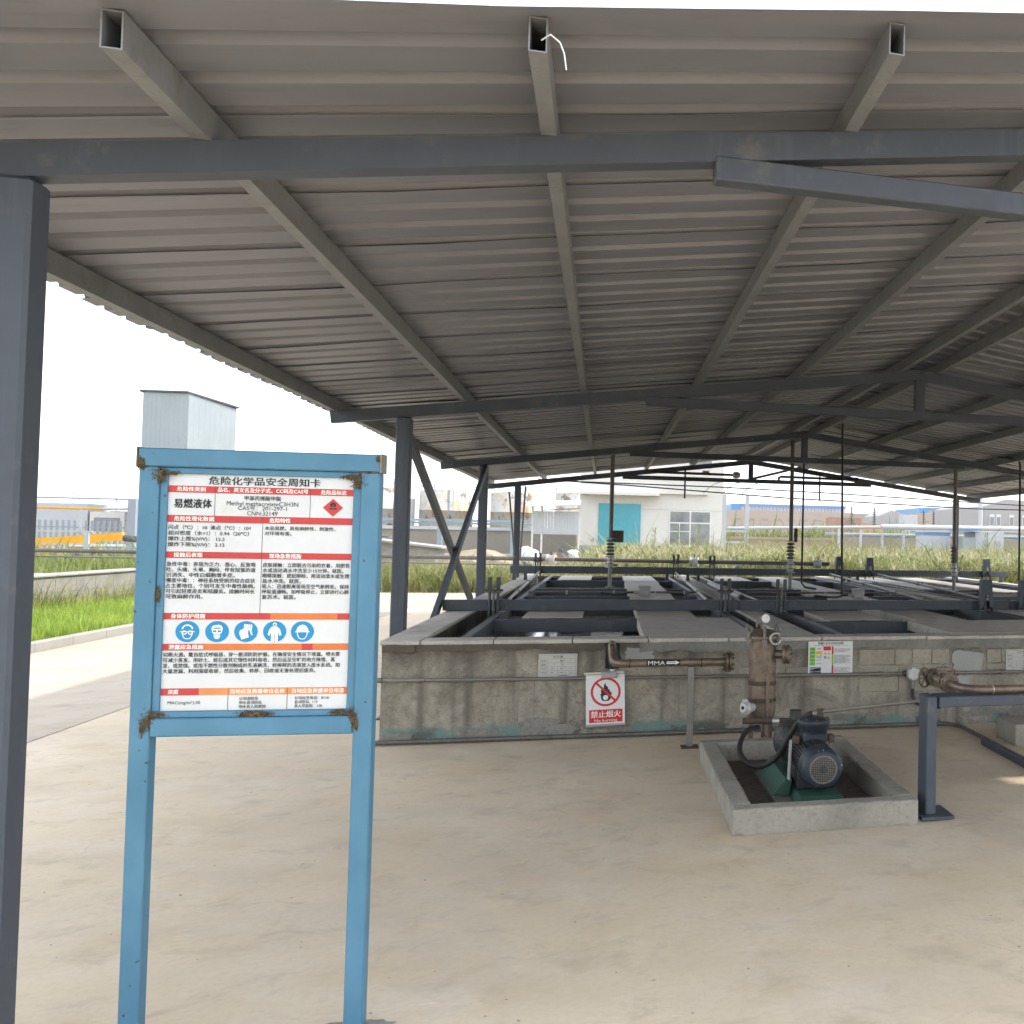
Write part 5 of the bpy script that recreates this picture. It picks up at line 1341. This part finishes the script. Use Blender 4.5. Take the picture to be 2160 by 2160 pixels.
def heap(X, Y2, rx, ry, h, seed, name, mat, label, cat):
    r = random.Random(seed); n = 18; mb = MB(); vs = [(X, Y2, h)]; fs = []
    for k, f in enumerate((.35, .7, 1.0)):
        for i in range(n):
            a = 2*math.pi*i/n; q = r.uniform(.85, 1.15); vs.append((X+rx*f*q*math.cos(a), Y2+ry*f*q*math.sin(a), max(0, h*(1-f**1.3)*r.uniform(.7, 1.2)) if f < 1 else 0))
    for i in range(n): fs.append((0, 1+i, 1+(i+1) % n))
    for k in range(2):
        for i in range(n): a = 1+k*n+i; b = 1+k*n+(i+1) % n; fs.append((a, a+n, b+n, b))
    mb.add(vs, fs); solo(mb, name, mat, label, cat, (X, Y2, 0))
heap(-2.35, 64.5, .55, .6, 1.1, 1, "scrap_heap", "dark_machine", "dark tarpaulined scrap heap under the lean-to", "heap")
heap(-2.6, 63, 1.0, .8, .75, 2, "rubble_heap", "rubble_brown", "brown rubble heap beside the white bags", "heap")
heap(-6.2, 58, 2.4, 1.2, .95, 3, "rubble_heap", "sand", "pale rubble and brick heap behind the third column", "heap")
heap(-15.0, 46, 1.6, 1.2, 1.25, 4, "sand_heap", "sand", "sand heap beside the yellow boom", "heap")
# white gantry
B = empty("white_gantry", (6.6, 60, 0), "white pipe gantry of two posts with rungs and curved arms", "gantry")
for X in (6.64, 7.95): part(B, "post", "white_pipe", X-.11, X+.11, 59.9, 60.1, 0, 4.25)
for z in (2.12, 1.48): part(B, "rung", "white_pipe", 6.755, 7.835, 59.94, 60.06, z-.06, z+.06)
for X in (5.9, 7.0, 8.1): MB().tube([(X-.45, 60.3, 4.3), (X-.2, 60.3, 4.55), (X+.1, 60.3, 4.8), (X+.5, 60.3, 4.98)], .035, 6).build("arm", "far_steel", B)
# tan wall, hedge
B = empty("tan_wall", (10, 95, 0), "long tan rendered boundary wall right of the workshop", "wall")
part(B, "wall", "tan_wall", 9.9, 27, 95, 95.3, 0, 1.7); part(B, "coping", "tan_wall", 9.9, 27, 94.9, 95.4, 1.701, 1.95)
for X in (12.5, 15.5, 18.5, 21.5): part(B, "pier", "grey_wall", X-.06, X+.06, 94.9, 94.999, 0, 1.7)
blades("far_hedge", "shrub_green", np.concatenate([scatter(4500, 12, 40, 106, 112, 0)]), 1.6, 2.6, .22, .4, 9, "far strip of greenery behind the tan wall", "hedge")
# factories with blue roofs
def factory(x0, x1, y, zw, zt, label, n):
    B = empty("blue_roof_factory", (x0, y, 0), label, "factory", "cream factories with blue roofs")
    part(B, "wall", "cream_factory", x0, x1, y, y+30, 0, zw)
    part(B, "clerestory", "light_panel", x0+2.4, x1-.8, y+2, y+26, zw+.001, zt-.7)
    for k in range(int((x1-x0-3.2)/.9)): part(B, "clerestory_post", "roof_blue", x0+2.6+.9*k, x0+2.75+.9*k, y+1.93, y+1.999, zw+.002, zt-.72)
    part(B, "roof", "roof_blue", x0+2.2, x1-.6, y+1.8, y+27, zt-.699, zt)
    part(B, "gable", "roof_blue_bright", x0+.2, x0+2.3, y+1.7, y+26, zw+.002, zt-.1)
    st = (x1-x0)/n
    for k in range(n):
        for j in range(4):
            xx = x0+st*(k+.2)+j*.62*st/4.2
            for z0, z1 in ((zw-2.5, zw-2.0), (zw-4.6, zw-3.9), (zw-5.7, zw-5.0)): MB().box(xx, xx+st*.10, y-.05, y-.001, z0, z1).build("window", "window_far", B)
factory(30.5, 61, 260, 9.2, 10.95, "cream factory with blue roof seen between the middle pipes", 9)
factory(80.3, 97.5, 260, 9.6, 11.2, "smaller cream factory with blue roof at the right", 5)
B = empty("cream_block", (58, 262, 0), "cream block adjoining the left factory at its right end", "building"); part(B, "wall", "cream_factory", 61.2, 70, 262, 280, 0, 8.8); part(B, "roof", "grey_factory", 61, 70.2, 261.8, 280.2, 8.801, 9.1)
B = empty("grey_gable_shed", (59.8, 225, 0), "far grey shed with low gable roof", "shed")
MB().add([(59.8, 225, 0), (67, 225, 0), (67, 225, 7.9), (62.6, 225, 8.95), (59.8, 225, 7.7), (59.8, 240, 0), (67, 240, 0), (67, 240, 7.9), (62.6, 240, 8.95), (59.8, 240, 7.7)], [(0, 1, 2, 3, 4), (9, 8, 7, 6, 5), (1, 6, 7, 2), (5, 0, 4, 9), (2, 7, 8, 3), (3, 8, 9, 4)]).build("wall", "grey_factory", B)
solo(MB().box(63.2, 66.6, 218, 221, 0, 7.9), "white_box_building", "white_render_cool", "small white block before the far grey shed", "building", (63.2, 218, 0))
B = empty("brown_building", (44.5, 205, 0), "brown brick building with pale lattice frame before the left factory", "building")
part(B, "wall", "brown_brick_far", 44.6, 50.6, 205, 212, 0, 6.6)
for a, b in (((45.5, 4.2), (48, 6.8)), ((48, 6.8), (50.4, 4.2)), ((46.5, 4.2), (48, 5.6))): MB().bar((a[0], 204.8, a[1]), (b[0], 204.8, b[1]), .15, .2).build("lattice", "tan_wall", B)
solo(MB().box(50.7, 55.5, 206, 212, 0, 5.5), "orange_block", "orange_far", "low orange-brown block right of the brown building", "building", (50.7, 206, 0))
B = empty("grey_factory", (56.6, 150, 0), "large grey factory with gable at the right picture edge", "factory")
MB().add([(56.7, 150, 0), (80, 150, 0), (80, 150, 7.6), (60.4, 150, 8.75), (56.7, 150, 7.55), (56.7, 175, 0), (80, 175, 0), (80, 175, 7.6), (60.4, 175, 8.75), (56.7, 175, 7.55)], [(0, 1, 2, 3, 4), (9, 8, 7, 6, 5), (1, 6, 7, 2), (5, 0, 4, 9), (2, 7, 8, 3), (3, 8, 9, 4)]).build("wall", "grey_factory", B)
for X in (57.6, 58.7, 60.9, 63.1, 65.2): 
    f_ = MB().box(X, X+.75, 149.93, 149.999, 4.5, 6.3).build("window", "frame_white", B); MB().box(X+.08, X+.67, 149.90, 149.929, 4.6, 5.9).build("pane", "window_far", f_)
solo(MB().cyl((55.7, 149, 0), (55.7, 149, 9.6), .35, 14), "white_chimney", "white_pipe", "slim white chimney beside the grey factory", "chimney", (55.7, 149, 0))
for i, (X, z, l) in enumerate(((35.5, 7.0, "far lattice mast before the brown building"), (39.0, 6.9, "far lattice mast standing free against the sky"), (52.0, 6.6, "far dark mast left of the right factory"), (48.4, 6.5, "far dark mast before the right factory wall"), (46.8, 6.7, "thicker far dark mast before the right factory"))):
    t = empty("lattice_mast", (X, 150, 0), l, "mast", "far dark masts")
    MB().cyl((X, 150, 0), (X, 150, z), .10, 6).build("pole", "dark_machine", t)
    mb = MB()
    for k in range(7): mb.box(X-.34+.03*k, X+.34-.03*k, 149.9, 150.1, z-2.6+.36*k, z-2.48+.36*k)
    mb.build("cross_arm", "dark_machine", t)
# pipe rack on the right
B = empty("pipe_rack", (20, 80, 0), "white pipe rack with thick insulated pipes over the reeds", "pipe rack")
MB().cyl((9.5, 83, 2.55), (21.4, 80, 2.85), .13, 12).build("pipe", "white_pipe", B); MB().cyl((21.4, 80, 2.88), (60, 80, 3.05), .22, 14).build("pipe", "white_pipe", B)
MB().cyl((17, 81, 2.2), (60, 81, 2.25), .16, 12).build("pipe", "blue_grey_rack", B); MB().cyl((24, 80.5, 2.6), (60, 80.5, 2.72), .12, 12).build("pipe", "white_pipe", B)
for X in (18.0, 19.8, 21.6, 23.4, 25.4, 27.3, 31.4, 33.6, 36): part(B, "post", "white_pipe", X-.09, X+.09, 80.3, 80.5, 0, 2.66)
B = empty("cabin", (25.4, 72, 0), "white cabin with blue canopy behind the reeds", "cabin")
part(B, "wall", "white_render_cool", 26.7, 29.0, 72.5, 75, 0, 2.55); part(B, "tank_box", "metal_sheet_tower", 25.6, 26.65, 72.2, 74, 0, 2.1); part(B, "canopy", "roof_blue", 25.4, 27.0, 72, 75, 2.6, 2.75)
for X in (27.3, 28.2): part(B, "door", "plinth_grey", X, X+.5, 72.44, 72.499, .2, 1.9)
B = empty("blue_skip", (23, 74, 0), "blue open container behind the pipe rack", "container"); part(B, "body", "white_render_cool", 23.1, 25.2, 74, 76, 0, 2.2); part(B, "stripe", "roof_blue", 23.08, 25.22, 73.98, 76.02, 2.201, 2.45); part(B, "rim", "white_pipe", 23.05, 25.25, 73.93, 76.07, 2.451, 2.6)
solo(MB().box(19.0, 42, 86, 86.3, 0, 2.05), "dark_wall", "grey_wall", "dark grey wall under the pipe rack", "wall", (19, 86, 0))
# left side: tower, steel frame, boom, fence
B = empty("metal_clad_tower", (-22, 60, 0), "tall pale metal-clad tower with flat dark roof behind the notice stand", "tower")
def tw(name, mat, p, q, n, z1, z2):
    for k in range(n):
        a, b = k/n, (k+.985)/n
        A_ = (p[0]+(q[0]-p[0])*a, p[1]+(q[1]-p[1])*a); B_ = (p[0]+(q[0]-p[0])*b, p[1]+(q[1]-p[1])*b)
        za, zb_ = z1+(z2-z1)*a, z1+(z2-z1)*b; nx, ny = (q[1]-p[1]), -(q[0]-p[0]); L = math.hypot(nx, ny); nx, ny = nx/L*.05, ny/L*.05
        MB().hexa([(A_[0], A_[1], 0), (B_[0], B_[1], 0), (B_[0]-nx, B_[1]-ny, 0), (A_[0]-nx, A_[1]-ny, 0), (A_[0], A_[1], za), (B_[0], B_[1], zb_), (B_[0]-nx, B_[1]-ny, zb_), (A_[0]-nx, A_[1]-ny, za)]).build(name, mat, B)
c0, c1, c2 = (-22.4, 60.4), (-20.0, 59.2), (-18.95, 62.6)
tw("cladding_sheet", "metal_sheet_tower", c0, c1, 10, 8.55, 8.45); tw("cladding_sheet", "metal_sheet_tower", c1, c2, 9, 8.45, 8.15)
c3_ = (c0[0]+c2[0]-c1[0], c0[1]+c2[1]-c1[1])
MB().hexa([(c0[0]-.15, c0[1]-.05, 8.56), (c1[0], c1[1]-.2, 8.46), (c2[0]+.15, c2[1], 8.16), (c3_[0], c3_[1], 8.2), (c0[0]-.15, c0[1]-.05, 8.66), (c1[0], c1[1]-.2, 8.55), (c2[0]+.15, c2[1], 8.25), (c3_[0], c3_[1], 8.3)]).build("roof", "dark_machine", B)
tw("cladding_sheet", "metal_sheet_tower", c2, c3_, 4, 8.1, 8.1)
tw("cladding_sheet", "metal_sheet_tower", c3_, c0, 4, 8.1, 8.5)
B = empty("steel_frame_gantry", (-21, 48, 0), "grey steel frame with yellow and white pipes left of the notice stand", "frame")
part(B, "beam", "far_steel", -24, -17.85, 47.9, 48.1, 2.78, 2.84); part(B, "post", "far_steel", -18.12, -17.85, 47.85, 48.15, 0, 2.78)
MB().cyl((-24, 48, 2.41), (-19.0, 48, 2.41), .045, 8).build("yellow_pipe", "yellow_boom", B); MB().cyl((-18.998, 48, 2.41), (-18.1, 48, 2.42), .05, 8).build("white_pipe", "white_pipe", B)
part(B, "post", "white_pipe", -19.75, -19.68, 47.95, 48.05, 1.5, 2.4)
B = empty("yellow_boom", (-20.9, 44, 0), "yellow crane boom sections lying on the ground at left", "boom")
def boom(x0, z0, x1, z1, h, y):
    MB().bar((x0, y, z0), (x1, y, z1), .25, h).build("boom_section", "yellow_boom", B)
boom(-19.9, 1.04, -16.75, 1.36, .30, 44); boom(-19.9, .74, -17.6, .82, .22, 44.4)
MB().cyl((-16.74, 44, 1.30), (-16.1, 44, 1.24), .12, 12).build("hydraulic_head", "dark_machine", B)
MB().cyl((-18.3, 43.8, .98), (-16.6, 43.8, 1.0), .07, 10).build("ram", "white_pipe", B); MB().cyl((-18.2, 43.8, .74), (-16.3, 43.8, .74), .10, 10).build("ram", "galvanised", B)
for X in (-19.4, -18.0, -16.9): part(B, "timber_support", "rubble_brown", X-.1, X+.1, 43.6, 44.6, 0, .64)
B = empty("palisade_fence", (-24, 50, 0), "far pale palisade fence behind the yellow boom", "fence")
for k in range(34): part(B, "pale", "far_steel", -24+.2*k, -23.91+.2*k, 50, 50.03, .1, 1.95)
for z in (.5, 1.65): part(B, "rail", "far_steel", -24, -17.2, 50.031, 50.07, z, z+.05)
B = empty("white_railing", (-20.5, 40, 0), "white handrail beside the left column", "railing")
for X in (-18.0, -16.25): part(B, "post", "white_pipe", X-.06, X+.06, 39.95, 40.05, 0, 1.55)
for z in (1.08, 1.5): part(B, "rail", "white_pipe", -18.5, -16.1, 39.96, 40.04, z, z+.05)
B = empty("truck_body", (-22, 62, 0), "pale truck bodies parked far behind the fence", "truck"); part(B, "cargo_box", "white_render_cool", -30, -25.2, 62, 64.5, .8, 2.9); part(B, "cab", "white_render", -25.1, -23.6, 62, 64.2, .5, 2.5); part(B, "windscreen", "window_far", -24.9, -23.8, 61.95, 61.999, 1.5, 2.2)
solo(MB().box(-70, -28, 130, 136, 0, 3.6), "far_shed", "far_steel", "long far bluish shed low on the horizon at left", "shed", (-70, 130, 0))
# wind turbine and pylon, very far
B = empty("wind_turbine", (-270.5, 700, 0), "far white wind turbine faint above the fence", "wind turbine")
MB().cyl((-270.5, 700, 0), (-270.5, 700, 18.6), .7, 10, .45).build("mast", "white_pipe", B)
for a in (97, 217, 337):
    c, s_ = math.cos(math.radians(a)), math.sin(math.radians(a)); MB().hexa([(-270.5-s_*.3, 699.2, 18.6+c*.3), (-270.5+s_*.3, 699.2, 18.6-c*.3), (-270.5+s_*.3, 699.4, 18.6-c*.3), (-270.5-s_*.3, 699.4, 18.6+c*.3),
               (-270.5+c*9-s_*.08, 699.2, 18.6+s_*9+c*.08), (-270.5+c*9+s_*.08, 699.2, 18.6+s_*9-c*.08), (-270.5+c*9+s_*.08, 699.4, 18.6+s_*9-c*.08), (-270.5+c*9-s_*.08, 699.4, 18.6+s_*9+c*.08)]).build("blade", "white_pipe", B)
B = empty("power_pylon", (-290.6, 700, 0), "faint far lattice power pylon at left", "pylon"); mb = MB()
for sx in (-1, 1): mb.bar((-290.6+sx*3, 700, 0), (-290.6+sx*.6, 700, 24), .25, .25)
for k in range(6): z = 4*k; f0 = 3-2.4*z/24; f1 = 3-2.4*(z+4)/24; mb.bar((-290.6-f0, 700, z), (-290.6+f1, 700, z+4), .15, .15); mb.bar((-290.6+f0, 700, z), (-290.6-f1, 700, z+4), .15, .15)
mb.build("lattice", "far_steel", B); mb = MB()
for z in (17, 20.5, 23.5): mb.box(-294.5, -286.7, 699.9, 700.1, z, z+.3)
mb.build("cross_arm", "far_steel", B)
bpy.data.objects.remove(_tob)

# ------------------------------------------------------------------ grit on the floor
rgt = random.Random(77); mb = MB()
for i in range(320):
    x = rgt.uniform(-3.5, 4.5); y = rgt.uniform(3.2, 8.5); L = rgt.uniform(.002, .007); a = rgt.uniform(0, 6.28); hgt = L*rgt.uniform(.3, .7)
    if .68 < x < 1.78 and 5.6 < y < 7.66: continue
    ca, sa = math.cos(a)*L, math.sin(a)*L; k2 = rgt.uniform(.3, .8)
    mb.add([(x+ca, y+sa, .0005), (x-sa*k2, y+ca*k2, .0005), (x-ca, y-sa, .0005), (x+sa*k2, y-ca*k2, .0005), (x, y, hgt)], [(0, 1, 4), (1, 2, 4), (2, 3, 4), (3, 0, 4)])
tag(mb.build("floor_grit", "rubble_brown"), "scattered grit and dry leaf bits on the concrete floor", "grit", kind="stuff")

# ------------------------------------------------------------------ haze
mh = bpy.data.materials.new("haze_air"); mh.use_nodes = True; tt = mh.node_tree; tt.nodes.clear()
pv = tt.nodes.new("ShaderNodeVolumePrincipled"); ou = tt.nodes.new("ShaderNodeOutputMaterial")
pv.inputs["Color"].default_value = (.93, .94, .97, 1); pv.inputs["Density"].default_value = .00035; pv.inputs["Anisotropy"].default_value = .2
tt.links.new(pv.outputs[0], ou.inputs["Volume"])
hz = MB().box(-420, 420, -60, 760, -1.2, 32).build("haze", mh)
tag(hz, "thin pale haze filling the air", "haze", kind="stuff")
SC.cycles.volume_bounces = 0
